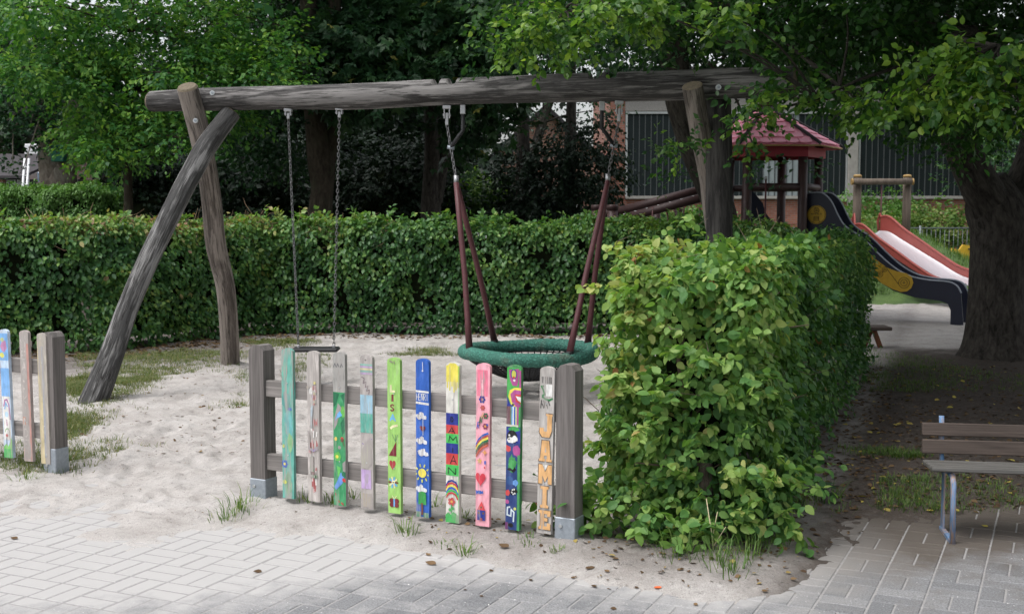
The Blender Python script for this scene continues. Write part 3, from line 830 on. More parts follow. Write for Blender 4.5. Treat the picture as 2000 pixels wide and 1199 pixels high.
GYM = 48.0
gk = GYM / F_PX
def gx(u): return (u - 1000) * gk
gym = thing('sports_hall', (gx(1190), GYM, 0), 'red brick sports hall with tall ribbed glass windows behind the play tower', 'building')
X0, X1 = gx(1190), 27.0
mb = MB()
mb.box((X0, GYM, -.05), (X1, GYM + 10, 2.02)); mb.box((X0, GYM, 2.02), (gx(1219), GYM + 10, 6.6))
mb.box((gx(1219), GYM + .9, 2.02), (X1, GYM + 10, 6.0))
mb.build('wall', M['brick_red'], gym)
MB().box((gx(1219) + .002, GYM - .04, 5.42), (X1, GYM + 9.9, 6.4), 0, None, .02).build('concrete_band', M['pebble'], gym)
MB().box((X0 - .2, GYM - .5, 6.6), (X1 + .2, GYM + 10.2, 7.1), 0, None, .02).build('roof', M['roof_dark'], gym)
for (u0, u1) in ((1219, 1650), (1671, 2290)):
    a, b = gx(u0) + .1, gx(u1) - .03
    mb = MB()
    mb.box((a - .08, GYM - .02, 2.14), (a, GYM + .2, 5.418)); mb.box((b, GYM - .02, 2.14), (b + .05, GYM + .2, 5.418)); mb.box((a, GYM - .02, 5.33), (b, GYM + .2, 5.418))
    fr = mb.build('window_frame', M['alu'], gym)
    MB().box((a - .08, GYM - .14, 2.024), (b + .05, GYM + .2, 2.138), 0, None, .01).build('window_sill', M['concrete'], gym)
    step = 11.4 * gk
    n = int((b - a) / step)
    step = (b - a) / n
    pane_me = None; mul_me = None
    for k in range(n):
        x = a + step * (k + .5); u = 1000 + x / gk
        pale = 1490 < u < 1560 and u0 < 1300
        mt = M['uglass_pale'] if pale else M['uglass']
        ob = MB().box((-step/2 + .012, 0, -1.59), (step/2 - .012, .05, 1.59), 0, None, .012).build('glass_pane', mt, gym, True) if (pane_me is None or pale) else link(bpy.data.objects.new('glass_pane', pane_me), gym)
        if pane_me is None and not pale: pane_me = ob.data
        ob.location = Vector((x, GYM + .06, 3.735)) - wloc(gym)
        if k:
            mo = MB().box((-.018, 0, -1.59), (.018, .09, 1.59)).build('glazing_bar', M['bar_grey'], gym, True) if mul_me is None else link(bpy.data.objects.new('glazing_bar', mul_me), gym)
            mul_me = mo.data
            mo.location = Vector((a + step*k, GYM + .03, 3.735)) - wloc(gym)
    for k in ((int(n*.16), int(n*.9)) if u0 > 1600 else (int(n*.36),)):           # small vents among the panes
        MB().box((a + step*k + .03, GYM - .01, 2.9), (a + step*(k+1) - .03, GYM + .055, 3.3), 0, None, .01).build('vent_flap', M['uglass'], gym)
MB().box((gx(1650) + .03, GYM - .12, -.05), (gx(1671) - .005, GYM + .3, 5.417), 0, None, .02).build('pillar', M['concrete'], gym)

# far brick house behind the conifer
HY = 46.0; hk = HY / F_PX
house = thing('brick_house', ((950-1000)*hk, HY, 0), 'pink brick house with dark pitched roof glimpsed between trees', 'house')
xl, xr = (952-1000)*hk, (1178-1000)*hk
zt = 3.35; za = 5.3; xm = (xl + xr)/2
MB().prism([(xl, -.05), (xr, -.05), (xr, zt), (xm, za), (xl, zt)], HY, HY + 9).build('wall', M['brick_pink'], house)
mb = MB()
for sgn in (-1, 1):
    ex = xm + sgn * ((xr - xl)/2 + .45); ez = zt - .45*(za - zt)/((xr - xl)/2) + .02
    mb.prism([(xm, za + .03), (ex, ez), (ex, ez + .16), (xm, za + .22)] if sgn > 0 else [(xm, za + .22), (ex, ez + .16), (ex, ez), (xm, za + .03)], HY - .4, HY + 9.4)
rf = mb.build('roof', M['roof_dark'], house)
MB().tube([(xl - .5, HY - .4, zt - .3), (xl - .5, HY + 9.3, zt - .3)], .07, 8).build('gutter', M['white'], rf)
for wx in (xl + 1.3, xl + 2.9):
    wf = MB().box((wx - .5, HY - .03, 1.3), (wx + .5, HY + .06, 2.5), 0, None, .01).build('window', M['white'], house)
    MB().box((wx - .42, HY - .045, 1.38), (wx + .42, HY - .031, 2.42)).build('pane', M['glass_blue'], wf)

# flag in front of that house
fl = thing('flag', at(943, 396, 43), 'small green white and blue flag hanging on a white pole by the pink house', 'flag')
b0 = at(943, 396, 43); b1 = at(942, 316, 43)
MB().tube([(b0.x, b0.y, 0), b1], .025, 6).build('pole', M['white'], fl)
M['flag_green'] = plain('flag_green', (.08, .55, .10), .7); M['flag_blue'] = plain('flag_blue', (.10, .14, .25), .7); M['flag_white'] = plain('flag_white', (.75, .76, .76), .7)
mb = MB()
for k, (o0, o1) in enumerate(((0, .10), (.10, .16), (.16, .27))):
    vs = []; fs = []
    for q in range(8):
        zz = b1.z - .02 - q*.11; wv = .05*math.sin(q*.9)
        vs += [(b1.x + .03 + o0 + q*.012*(k > 0), b1.y + wv, zz - o0*.8), (b1.x + .03 + o1 + q*.012, b1.y + wv + .02, zz - o1*.8)]
    fs = [(2*q, 2*q+1, 2*q+3, 2*q+2) for q in range(7)]
    mb.add(vs, fs, k, True)
mb.build('cloth', [M['flag_white'], M['flag_blue'], M['flag_green']], fl)

# low house at the left edge
LY = 33.0; lk = LY / F_PX
def lx(u): return (u - 1000)*lk
def lz(v): return at(0, v, LY).z
hl = thing('low_house', (lx(0), LY, 0), 'low house with dark sloping roof and white windows at left edge', 'house')
MB().box((lx(-260), LY, -.05), (lx(10), LY + 6, lz(350))).build('brick_wall', M['brick_pink'], hl)
MB().box((lx(10) + .002, LY + .25, -.05), (lx(150), LY + 6, lz(350))).build('wall', M['roof_dark'], hl)
MB().add([(lx(-280), LY - .35, lz(349)), (lx(60), LY - .35, lz(349)), (lx(60), LY + 3.2, lz(296)), (lx(-280), LY + 3.2, lz(296)),
          (lx(-280), LY - .35, lz(344)), (lx(60), LY - .35, lz(344)), (lx(60), LY + 3.2, lz(290)), (lx(-280), LY + 3.2, lz(290))],
         [(3,2,1,0), (4,5,6,7), (0,1,5,4), (1,2,6,5), (2,3,7,6), (3,0,4,7)]).build('roof', M['roof_dark'], hl)
for (ua, ub) in ((11, 29), (32, 56)):
    w_ = MB().box((lx(ua), LY + .18, lz(372)), (lx(ub), LY + .246, lz(350)), 0, None, .01).build('window', M['white'], hl)
    MB().box((lx(ua) + .04, LY + .165, lz(371)), (lx(ub) - .04, LY + .178, lz(351))).build('pane', M['alu'], w_)
MB().box((lx(73), LY + .16, lz(372)), (lx(93), LY + .24, lz(336)), 0, None, .02).build('garage_window', M['glass_blue'], hl)
hb = thing('brown_house', (lx(150), LY + 2.5, 0), 'dark brown brick house wall behind the twin trunk tree', 'house')
kk = (LY + 2.5)/F_PX
MB().box(((140-1000)*kk, LY + 2.5, -.05), ((196-1000)*kk, LY + 9, 4.6)).build('wall', M['brick_brown'], hb)
MB().box(((136-1000)*kk, LY + 2.2, 4.6), ((200-1000)*kk, LY + 9.3, 4.9), 0, None, .03).build('roof', M['roof_dark'], hb)
MB().box(((30-1000)*kk, LY + 3.4, 2.4), ((66-1000)*kk, LY + 8, lz(268)), 0, None, .02).build('white_gable', M['white'], hb)
# ladder leaning on the low roof
la = thing('ladder', (lx(68), LY - .6, 0), 'pale metal ladder leaning on the low dark roof', 'ladder')
l0a = Vector((lx(61), LY - 1.0, 0)); l1a = Vector((lx(66), LY - .40, lz(311)))
l0b = Vector((lx(69.5), LY - 1.0, 0)); l1b = Vector((lx(74), LY - .40, lz(311)))
for a, b in ((l0a, l1a), (l0b, l1b)): MB().tube([a, b], .032, 6).build('stile', M['white'], la)
for k in range(1, 13): MB().tube([l0a.lerp(l1a, k/13), l0b.lerp(l1b, k/13)], .016, 6).build('rung', M['alu'], la)
# white parked car roof and windscreen beyond the clipped hedge
cy = 29.0; ck = cy/F_PX
cb = at(70, 372, cy)
car = thing('parked_car', (cb.x, cy, 0), 'white car roof showing above the clipped hedge at far left', 'car')
def carsec(pts, w): 
    return [(cb.x + x, z) for x, z in pts]
prof = [(-1.9, .35), (2.0, .35), (2.1, .75), (1.9, .95), (1.05, 1.22), (.45, 2.02), (.2, 2.12), (-1.3, 2.14), (-1.8, 2.0), (-2.05, 1.1), (-2.05, .6)]
MB().prism([(cb.x + x, z) for x, z in prof], cy, cy + 1.75).build('body', M['white'], car)
MB().prism([(cb.x + x, z) for x, z in ((-1.6, 1.35), (.6, 1.35), (.25, 1.95), (-1.5, 1.95))], cy - .006, cy + 1.756).build('side_window', M['glass_blue'], car)
for wx in (-1.3, 1.35):
    wl = MB().tube([(cb.x + wx, cy - .02, .33), (cb.x + wx, cy + .2, .33)], .33, 18).build('wheel', M['rubber'], car)
    MB().tube([(cb.x + wx, cy - .03, .33), (cb.x + wx, cy - .021, .33)], .2, 14).build('rim', M['alu'], wl)

# metal railing beyond the mound, and the low one behind the rear hedge
M['railing'] = plain('railing', (.14, .155, .165), .5, .5, .12, 20)
def railing(loc0, loc1, h, posts, bars, label, name='metal_railing', mat=None):
    mat = mat or M['railing']
    r = thing(name, loc0, label, 'railing')
    a, b = Vector(loc0), Vector(loc1)
    MB().tube([a + Vector((0,0,h)), b + Vector((0,0,h))], .022, 6).build('top_rail', mat, r)
    MB().tube([a + Vector((0,0,.14)), b + Vector((0,0,.14))], .018, 6).build('bottom_rail', mat, r)
    pm = None; bmx = None
    for k in range(posts + 1):
        ob = MB().tube([(0,0,0), (0,0,h + .07)], .035, 8).build('post', mat, r, True) if pm is None else link(bpy.data.objects.new('post', pm), r)
        pm = ob.data; ob.location = a.lerp(b, k/posts) - a
    for k in range(1, bars):
        ob = MB().tube([(0,0,.14), (0,0,h)], .009, 5).build('bar', mat, r, True) if bmx is None else link(bpy.data.objects.new('bar', bmx), r)
        bmx = ob.data; ob.location = a.lerp(b, k/bars) - a
    return r
rz0 = .0
railing((4.0, 33.5, rz0), (13.6, 33.5, rz0), 1.1, 4, 78, 'dark metal railing beyond the grass mound and slides')
railing((-1.6, 17.2, 0), (-.25, 17.2, 0), 1.36, 1, 12, 'grey metal railing peeking over the rear hedge left of the nest swing', 'metal_railing', M['alu'])

# ================================================================== painted picket fence
PAINT = {}
def paint(col, wear=.22, wood=(.36, .33, .31)):
    g_ = .3*col[0] + .55*col[1] + .15*col[2]; col = tuple(c*.86 + g_*.12 for c in col); wear = min(.75, wear + .10)
    k = (tuple(col), wear, wood)
    if k not in PAINT: PAINT[k] = painted('paint_%d' % len(PAINT), col, wear, wood)
    return PAINT[k]
WHT=(.74,.73,.70); YEL=(.78,.66,.03); RED=(.58,.035,.035); DRED=(.20,.02,.03); BLU=(.02,.12,.52); DBL=(.02,.035,.28); LBL=(.12,.42,.80)
GRN=(.03,.36,.07); DGR=(.012,.16,.07); BLK=(.012,.012,.014); ORG=(.74,.40,.14); PNK=(.85,.28,.36); PUR=(.20,.12,.50); MAG=(.42,.06,.26); LIM=(.30,.58,.11); CRM=(.82,.76,.42); BRN=(.16,.07,.04); GRY=(.30,.28,.27); TEA=(.10,.42,.34)
LET = {'L':[[(0,1),(0,0),(1,0)]], 'I':[[(.5,1),(.5,0)]], 'S':[[(.95,.82),(.6,1),(.2,.9),(.12,.68),(.5,.5),(.88,.32),(.8,.08),(.4,0),(.05,.15)]],
 'A':[[(0,0),(.5,1),(1,0)],[(.2,.36),(.8,.36)]], 'H':[[(0,1),(0,0)],[(1,1),(1,0)],[(0,.5),(1,.5)]], 'E':[[(1,1),(0,1),(0,0),(1,0)],[(0,.5),(.8,.5)]],
 'N':[[(0,0),(0,1)],[(.02,1),(.98,0)],[(1,0),(1,1)]], 'R':[[(0,0),(0,1),(.8,.95),(.9,.72),(.7,.5),(0,.46)],[(.35,.46),(1,0)]], 'D':[[(0,0),(0,1),(.6,.95),(1,.6),(.9,.25),(.5,0),(0,0)]],
 'M':[[(0,0),(.1,1),(.5,.35),(.9,1),(1,0)]], 'U':[[(0,1),(0,.25),(.3,0),(.7,0),(1,.25),(1,1)]], 'K':[[(0,1),(0,0)],[(1,1),(0,.45),(1,0)]], 'W':[[(0,1),(.25,0),(.5,.7),(.75,0),(1,1)]],
 'T':[[(0,1),(1,1)],[(.5,1),(.5,0)]], 'F':[[(1,1),(0,1),(0,0)],[(0,.5),(.8,.5)]], 'J':[[(.7,1),(.7,.25),(.4,0),(.05,.2)]], 'B':[[(0,0),(0,1),(.8,.9),(.7,.55),(0,.5)],[(.7,.55),(1,.25),(.6,0),(0,0)]]}
class Art:
    """flat painting on the front of a board: s runs 0..1 across, t 0..1 from top to bottom"""
    def __init__(a, w, h, th, wear=.22):
        a.w, a.h, a.y, a.mb, a.mats, a.n, a.wear = w, h, -th/2 - .0004, MB(), [], 0, wear
    def mi(a, col, wear=None):
        m = paint(col, a.wear if wear is None else wear)
        if m not in a.mats: a.mats.append(m)
        return a.mats.index(m)
    def face(a, pts, col, wear=None):
        a.n += 1; y = a.y - a.n * .00009
        pts = [((max(.0, min(1, s)) - .5)*a.w, y, (1 - t)*a.h) for s, t in pts]
        ar = sum(pts[i-1][0]*pts[i][2] - pts[i][0]*pts[i-1][2] for i in range(len(pts)))
        if ar < 0: pts = pts[::-1]
        a.mb.add(pts, [tuple(range(len(pts)))], a.mi(col, wear))
    def rect(a, s0, t0, s1, t1, col, wear=None): a.face([(s0,t0),(s1,t0),(s1,t1),(s0,t1)], col, wear)
    def blob(a, s, t, r, col, asp=1.0, jit=0.0, n=14, wear=None):
        k = a.w / a.h; rr = random.Random(int(s*1000 + t*7777))
        a.face([(s + r*math.cos(q*6.2832/n)*(1 + jit*rr.uniform(-1,1)), t + r*k*asp*math.sin(q*6.2832/n)*(1 + jit*rr.uniform(-1,1))) for q in range(n)], col, wear)
    def line(a, pts, wd, col, wear=None):
        """one strip with mitred joints; wd in board widths"""
        k = a.w / a.h
        P = [Vector((s, t / k)) for s, t in pts]
        L = []; R = []
        for i in range(len(P)):
            d0 = (P[i] - P[i-1]).normalized() if i else None
            d1 = (P[i+1] - P[i]).normalized() if i < len(P) - 1 else None
            d = ((d0 or d1) + (d1 or d0))
            if d.length < .2: d = d1 or d0
            d.normalize(); nn = Vector((-d.y, d.x))
            c = abs(nn.dot(Vector((-(d0 or d1).y, (d0 or d1).x)))); q = wd/2 / max(c, .55)
            L.append(P[i] + nn*q); R.append(P[i] - nn*q)
        a.n += 1; y = a.y - a.n * .00009
        vs = [((max(0, min(1, p.x)) - .5)*a.w, y, (1 - p.y*k)*a.h) for p in L + R]
        n = len(P)
        a.mb.add(vs, [(i, i+1, n+i+1, n+i) for i in range(n-1)], a.mi(col, wear))
    def letter(a, ch, s0, t0, s1, t1, col, wd=.12, slant=0):
        for st in LET[ch]:
            a.line([(s0 + (s1-s0)*x + slant*(y-.5), t1 + (t0-t1)*y) for x, y in st], wd, col)
    def heart(a, s, t, r, col, asp=1.0):
        k = a.w/a.h; pts = []
        for q in range(20):
            th = q*6.2832/20
            pts.append((s + r*(16*math.sin(th)**3)/17, t - r*k*asp*(13*math.cos(th) - 5*math.cos(2*th) - 2*math.cos(3*th) - math.cos(4*th))/17))
        a.face(pts, col)
    def build(a, parent):
        if a.mats: tag(a.mb.build('painting', a.mats, parent, True), kind='stuff')

def art1(a):
    for s,t,r,c in ((.4,.35,.3,(.07,.33,.30)),(.6,.5,.35,(.10,.42,.42)),(.7,.62,.25,(.22,.45,.20)),(.5,.9,.3,(.22,.36,.24)),(.3,.15,.25,(.10,.45,.33))): a.blob(s,t,r,c,2.5,.3,16,.55)
    for q in range(6): a.blob(.22+.18*math.cos(q*1.05), .77+.017*math.sin(q*1.05), .11, BLU, 1, .2)
    a.blob(.22,.77,.10,YEL); a.blob(.2,.89,.16,(.6,.65,.08),1,.2); a.blob(.15,.65,.10,(.5,.6,.1),1.4,.3); a.blob(.7,.40,.2,BLU,.5,.3,12,.6)
def art2(a):
    rr = random.Random(3)
    for k in range(46):
        s=rr.uniform(.1,.85); t=rr.uniform(.22,.93); a.line([(s,t),(s+rr.uniform(-.04,.04),t+rr.uniform(.02,.07))],rr.uniform(.05,.12),rr.choice([(.42,.10,.10),(.50,.16,.15),(.60,.32,.32),WHT]),.12)
    for s,t in ((.65,.21),(.68,.28),(.66,.335),(.1,.24)): a.blob(s,t,.12,YEL,1,.2)
    a.blob(.5,.30,.10,(.55,.3,.55)); a.line([(.45,.36),(.38,.43),(.36,.5)],.16,(.45,.65,.80)); a.blob(.35,.5,.13,(.2,.5,.72))
    a.line([(.12,.53),(.16,.645),(.5,.66),(.82,.645),(.82,.63)],.17,PUR)
    a.rect(.2,.70,.52,.80,(.05,.32,.08)); a.line([(.2,.83),(.85,.83)],.2,(.04,.25,.07))
    for s in (.3,.52,.72): a.line([(s,.80),(s,.845)],.06,BLK)
def art3(a):
    a.rect(0,.26,1,1,(.03,.30,.11))
    for s in (.15,.4,.7): a.line([(s-.1,.1),(s,.075),(s+.1,.095)],.06,(.12,.12,.13))
    a.face([(0,.26),(.5,.27),(.25,.34),(0,.36)],DGR); a.face([(1,.26),(.6,.28),(.9,.33),(1,.34)],DGR); a.blob(.8,.385,.22,(.12,.48,.06),1.6,.2)
    a.face([(.4,.33),(.7,.36),(.3,.47),(.05,.51),(.05,.44)],GRY); a.face([(.55,.38),(.75,.41),(.3,.43),(.15,.45),(.35,.40)],LBL); a.face([(.6,.46),(1,.41),(1,.5),(.75,.54)],DGR)
    for s,t,c in ((.2,.565,(.75,.55,.05)),(.72,.56,RED),(.72,.57,BRN),(.3,.68,YEL),(.5,.62,GRY)): a.blob(s,t,.13,c,1,.2)
    a.line([(.75,.57),(.9,.61)],.05,BRN)
    a.blob(.35,.68,.28,(.09,.45,.06),1.2,.15); a.blob(.3,.68,.12,YEL); a.face([(.3,.74),(.6,.75),(.5,.82),(.35,.8)],(.1,.5,.08))
    a.face([(.6,.78),(.9,.80),(.75,.85),(.2,.90),(.05,.88),(.3,.84)],(.10,.27,.66)); a.face([(.75,.72),(1,.70),(1,.8),(.8,.8)],GRY); a.blob(.9,.83,.16,RED,1,.3); a.blob(.9,.79,.2,DGR,1,.2)
    for s,t in ((.15,.92),(.42,.965),(.75,.98),(.65,.975)): a.line([(s,t),(s+.05,t+.015)],.08,(.45,.03,.03))
def art4(a):
    for k,c in enumerate(((.22,.45,.38),(.48,.34,.55),(.62,.58,.32),(.22,.45,.38),(.48,.34,.55))): a.rect(0,.06+.014*k,1,.072+.014*k,c,.2)
    a.blob(.45,.035,.07,BLK)
    a.line([(.12,.145),(.35,.155),(.25,.185),(.5,.175),(.4,.21),(.65,.20),(.5,.235),(.75,.225),(.7,.255)],.045,(.13,.06,.10))
    a.rect(0,.26,1,.38,(.28,.48,.60),.2); a.rect(0,.38,1,.505,(.10,.42,.33),.15)
    for s,t in ((.7,.54),(.85,.54),(.7,.575),(.15,.575)): a.line([(s,t),(s+.1,t+.006)],.05,PUR)
    a.blob(.5,.66,.45,(.46,.46,.33),2,.2,14,.7); a.rect(.05,.745,.85,.87,(.50,.34,.62),.2); a.blob(.5,.80,.25,(.46,.30,.60),1.3,.2); a.rect(.05,.90,.9,.99,(.42,.34,.20),.6)
def art5(a):
    a.rect(0,0,1,1,LIM,.05) if False else None
    a.letter('L',.28,.175,.60,.215,CRM,.14); a.line([(.40,.235),(.40,.28)],.17,DRED); a.letter('S',.22,.30,.52,.34,DRED,.10); a.letter('A',.2,.365,.62,.405,LBL,.11)
    a.line([(.22,.455),(.4,.44),(.8,.43)],.16,CRM); a.face([(.08,.63),(.68,.63),(.68,.535)],DRED)
    for s in (.35,.62,.8): a.line([(.62,.535),(s,.49)],.025,(.05,.15,.12))
    a.heart(.37,.685,.27,(.42,.03,.04),1.5)
    for q in range(10):
        c=[DRED,LBL,CRM,LBL,CRM][q%5]; th=q*.6283
        a.line([(.43+.10*math.cos(th),.80+.010*math.sin(th)),(.43+.38*math.cos(th),.80+.038*math.sin(th))],.11,c)
    a.blob(.43,.80,.12,CRM); a.blob(.43,.80,.05,BLK)
    a.line([(.5,.91),(.35,.885)],.05,CRM); a.line([(.5,.91),(.68,.885)],.05,CRM)
    for s,t in ((.3,.918),(.7,.918),(.32,.945),(.68,.945)): a.blob(s,t,.19,DRED,.9)
    a.line([(.5,.905),(.5,.955)],.12,LBL)
    a.line([(.2,.02),(.45,.03)],.1,(.3,.27,.2)); a.line([(.55,.02),(.6,.04)],.08,(.3,.27,.2))
def art6(a):
    a.line([(0,.205),(1,.208)],.13,WHT); a.line([(0,.277),(1,.283)],.15,WHT)
    for k,ch in enumerate('HENRI'): a.letter(ch,.045+.19*k,.219,.19+.19*k,.262,WHT,.034)
    for s0,t0 in ((.35,.36),(.4,.515),(.5,.59),(.35,.82)):
        for q in range(5): a.blob(s0+(-.25+.13*q)+.05,t0+.014*math.sin(q*2.2),.17,(.72,.74,.78),.85,.25,12,.3)
    a.heart(.53,.437,.24,DRED); a.line([(.57,.36),(.57,.48)],.035,WHT); a.line([(.55,.02),(.57,.07)],.035,WHT); a.blob(.55,.075,.06,WHT)
    a.blob(.5,.72,.31,YEL)
    for q in range(9):
        th=q*.698+.2; a.line([(.5+.40*math.cos(th),.72+.040*math.sin(th)),(.5+.56*math.cos(th),.72+.06*math.sin(th))],.10,(.62,.62,.05))
    a.rect(.2,.855,.8,.92,(.03,.33,.06)); a.blob(.5,.85,.28,(.03,.33,.06),.5); a.line([(.48,.91),(.5,.985)],.15,(.2,.07,.05)); a.rect(0,.965,.4,1,(.03,.25,.12),.5); a.rect(.6,.97,1,1,(.03,.25,.12),.5)
def art7(a):
    a.rect(0,0.02,1,.12,YEL); a.face([(.0,.03),(.3,.005),(.7,.005),(1,.03),(1,.05),(0,.05)],YEL)
    for s,t in ((.1,.16),(.28,.175),(.45,.15),(.6,.185),(.75,.17),(.92,.155)): a.line([(s,.11),(s,t)],.10,YEL,.35)
    for k,(t0,t1,c) in enumerate(((.315,.392,DBL),(.388,.445,RED),(.443,.505,(.03,.48,.07)),(.503,.568,DBL),(.566,.64,RED),(.637,.705,(.03,.48,.07)))): a.rect(.01,t0,.93,t1,c,.12)
    for ch,s0,t0,s1,t1 in (('D',.38,.34,.55,.368),('A',.2,.405,.68,.44),('M',.22,.458,.85,.495),('I',.4,.53,.65,.56),('A',.35,.58,.8,.63),('N',.18,.655,.75,.695)): a.letter(ch,s0,t0,s1,t1,BLK,.065)
    k=a.w/a.h
    for q,c in enumerate((DBL,RED,YEL,BLU,(.03,.48,.07),RED)):
        t0=.735+.0155*q
        a.line([(.0,t0+.035),(.2,t0+.008),(.47,t0),(.75,t0+.010),(.93,t0+.04)],.11,c,.1)
    for q in range(5): a.blob(.45+.17*math.cos(q*1.257),.868+.016*math.sin(q*1.257),.12,RED)
    a.blob(.45,.868,.09,(.75,.4,.05)); a.line([(.45,.885),(.42,.915),(.48,.95)],.08,GRN); a.blob(.32,.92,.11,GRN); a.blob(.56,.91,.11,GRN); a.rect(0,.95,.95,1,(.04,.42,.08),.25); a.face([(.0,.955),(.2,.935),(.4,.95),(.6,.93),(.95,.95),(.95,.96),(0,.96)],(.04,.42,.08))
    a.rect(.955,0.02,1,1,(.04,.55,.08))
def art8(a):
    a.rect(.08,.04,.85,.2,(.85,.17,.28),.35); a.line([(.35,.2),(.42,.12),(.5,.2)],.05,(.85,.5,.55)); a.line([(.45,.10),(.5,.16)],.05,(.85,.55,.6))
    def flower(s,t,r,c,cc):
        for q in range(6): a.blob(s+r*math.cos(q*1.05),t+r*.1*math.sin(q*1.05),r*.55,c)
        a.blob(s,t,r*.62,cc)
    flower(.45,.22,.16,DBL,RED); flower(.5,.27,.12,(.5,.05,.08),(.5,.1,.05)); flower(.72,.318,.13,(.05,.15,.07),(.5,.05,.12)); flower(.7,.382,.13,(.25,.03,.1),(.65,.3,.05)); a.blob(.85,.372,.07,BLU)
    for ch,s0,t0,c in (('I',.05,.365,RED),('R',.12,.36,BLU),('I',.22,.345,BRN),('N',.30,.325,DGR),('A',.42,.295,ORG)): a.letter(ch,s0,t0,s0+.16,t0+.038,c,.05,.08)
    for q,c in enumerate((BLU,(.5,.06,.04),YEL,DGR,BRN,(.6,.1,.05))):
        o=.0145*q
        a.line([(0,.50+o),(.25,.465+o),(.55,.438+o),(.93,.422+o)],.14,c,.1)
    def star(s,t,r,c,n=5):
        a.face([(s+r*(1 if q%2==0 else .42)*math.cos(q*math.pi/n-1.57),t+r*.1*(1 if q%2==0 else .42)*math.sin(q*math.pi/n-1.57)) for q in range(2*n)],c)
    star(.68,.542,.2,(.72,.3,.08),4); star(.3,.597,.22,(.8,.45,.05)); a.line([(.65,.60),(.72,.598),(.7,.615)],.1,BLU); a.blob(.68,.635,.06,RED)
    a.heart(.38,.705,.40,(.68,.03,.06),1.3)
    a.blob(.32,.79,.2,BLU,.6); a.face([(.05,.775),(.2,.79),(.08,.81)],BLU); a.face([(.45,.79),(.58,.775),(.58,.80)],BLU)
    a.face([(.14,.90),(.75,.90),(.48,.845)],(.65,.04,.05)); a.rect(.16,.90,.74,.963,DBL); a.blob(.45,.882,.07,BRN)
    for s,t in ((.28,.918),(.6,.918)): a.blob(s,t,.08,BRN)
    a.blob(.45,.955,.09,(.45,.08,.08))
def art9(a):
    a.rect(0,.015,1,.24,(.04,.40,.06),.1); a.face([(.12,.03),(.85,.02),(.8,.10),(.72,.125),(.4,.125),(.2,.09)],MAG); a.blob(.48,.055,.22,DBL,1.5); a.blob(.48,.056,.16,(.55,.55,.05),1.7); a.blob(.48,.075,.08,RED); a.blob(.52,.092,.08,WHT); a.rect(.86,.03,1,.14,MAG)
    a.line([(1,.145),(.6,.145),(.3,.16),(.22,.19),(.4,.235),(.7,.265),(1,.275)],.22,YEL,.1); a.line([(1,.165),(.6,.163),(.42,.18),(.5,.215),(.8,.245),(1,.25)],.30,MAG,.1); a.line([(1,.18),(.65,.182),(.7,.215),(1,.225)],.13,RED,.1); a.face([(.62,.185),(1,.19),(1,.222),(.8,.21)],WHT); a.face([(0,.19),(.25,.235),(.55,.25),(0,.25)],DBL); a.blob(.45,.238,.07,BLK)
    a.rect(0,.25,1,.37,GRY,.2)
    for s,c in ((.05,(.16,.06,.08)),(.18,(.2,.08,.1)),(.3,(.15,.2,.12)),(.42,LBL),(.5,WHT),(.58,BLU),(.68,(.5,.5,.25)),(.8,MAG),(.93,GRN)): a.line([(s,.25),(s,.37)],.12,c,.2)
    a.rect(0,.36,.85,.372,(.6,.6,.5)); a.rect(0,.375,1,.47,DBL,.15); a.blob(.55,.385,.4,GRN,.4,.2); a.blob(.42,.437,.38,BLK,1.25); a.blob(.33,.455,.26,WHT,.8,.1); a.blob(.6,.445,.2,WHT,1,.2); a.blob(.22,.425,.07,WHT); a.blob(.2,.448,.05,BLK)
    a.rect(0,.47,1,1,(.02,.05,.20),.15); a.blob(.12,.505,.2,RED,1,.25); a.blob(.75,.515,.3,MAG,1.2,.2); a.rect(.82,.54,1,1,(.05,.30,.09),.2)
    a.blob(.45,.60,.27,(.03,.26,.06),2,.35,18); a.blob(.45,.63,.3,BLK,.6,.4); a.blob(.42,.60,.2,(.05,.36,.08),1.5,.3); a.blob(.3,.70,.25,(.02,.08,.25),1.2); a.blob(.68,.71,.2,(.12,.32,.72),1,.3)
    a.blob(.58,.765,.24,BLK,1,.3)
    for s,t in ((.5,.755),(.62,.75),(.66,.775),(.55,.78),(.45,.77)): a.blob(s,t,.06,(.6,.6,.6),1,.3)
    a.blob(.15,.775,.17,RED,1.1,.2); a.blob(.12,.83,.14,MAG); a.line([(.35,.86),(.15,.865),(.13,.91),(.4,.915),(.42,.875),(.62,.89),(.58,.95)],.10,(.55,.64,.70)); a.blob(.68,.868,.10,(.5,.5,.1)); a.blob(.4,.97,.2,BLK,.7,.3); a.rect(0,.955,.2,1,(.16,.04,.16))
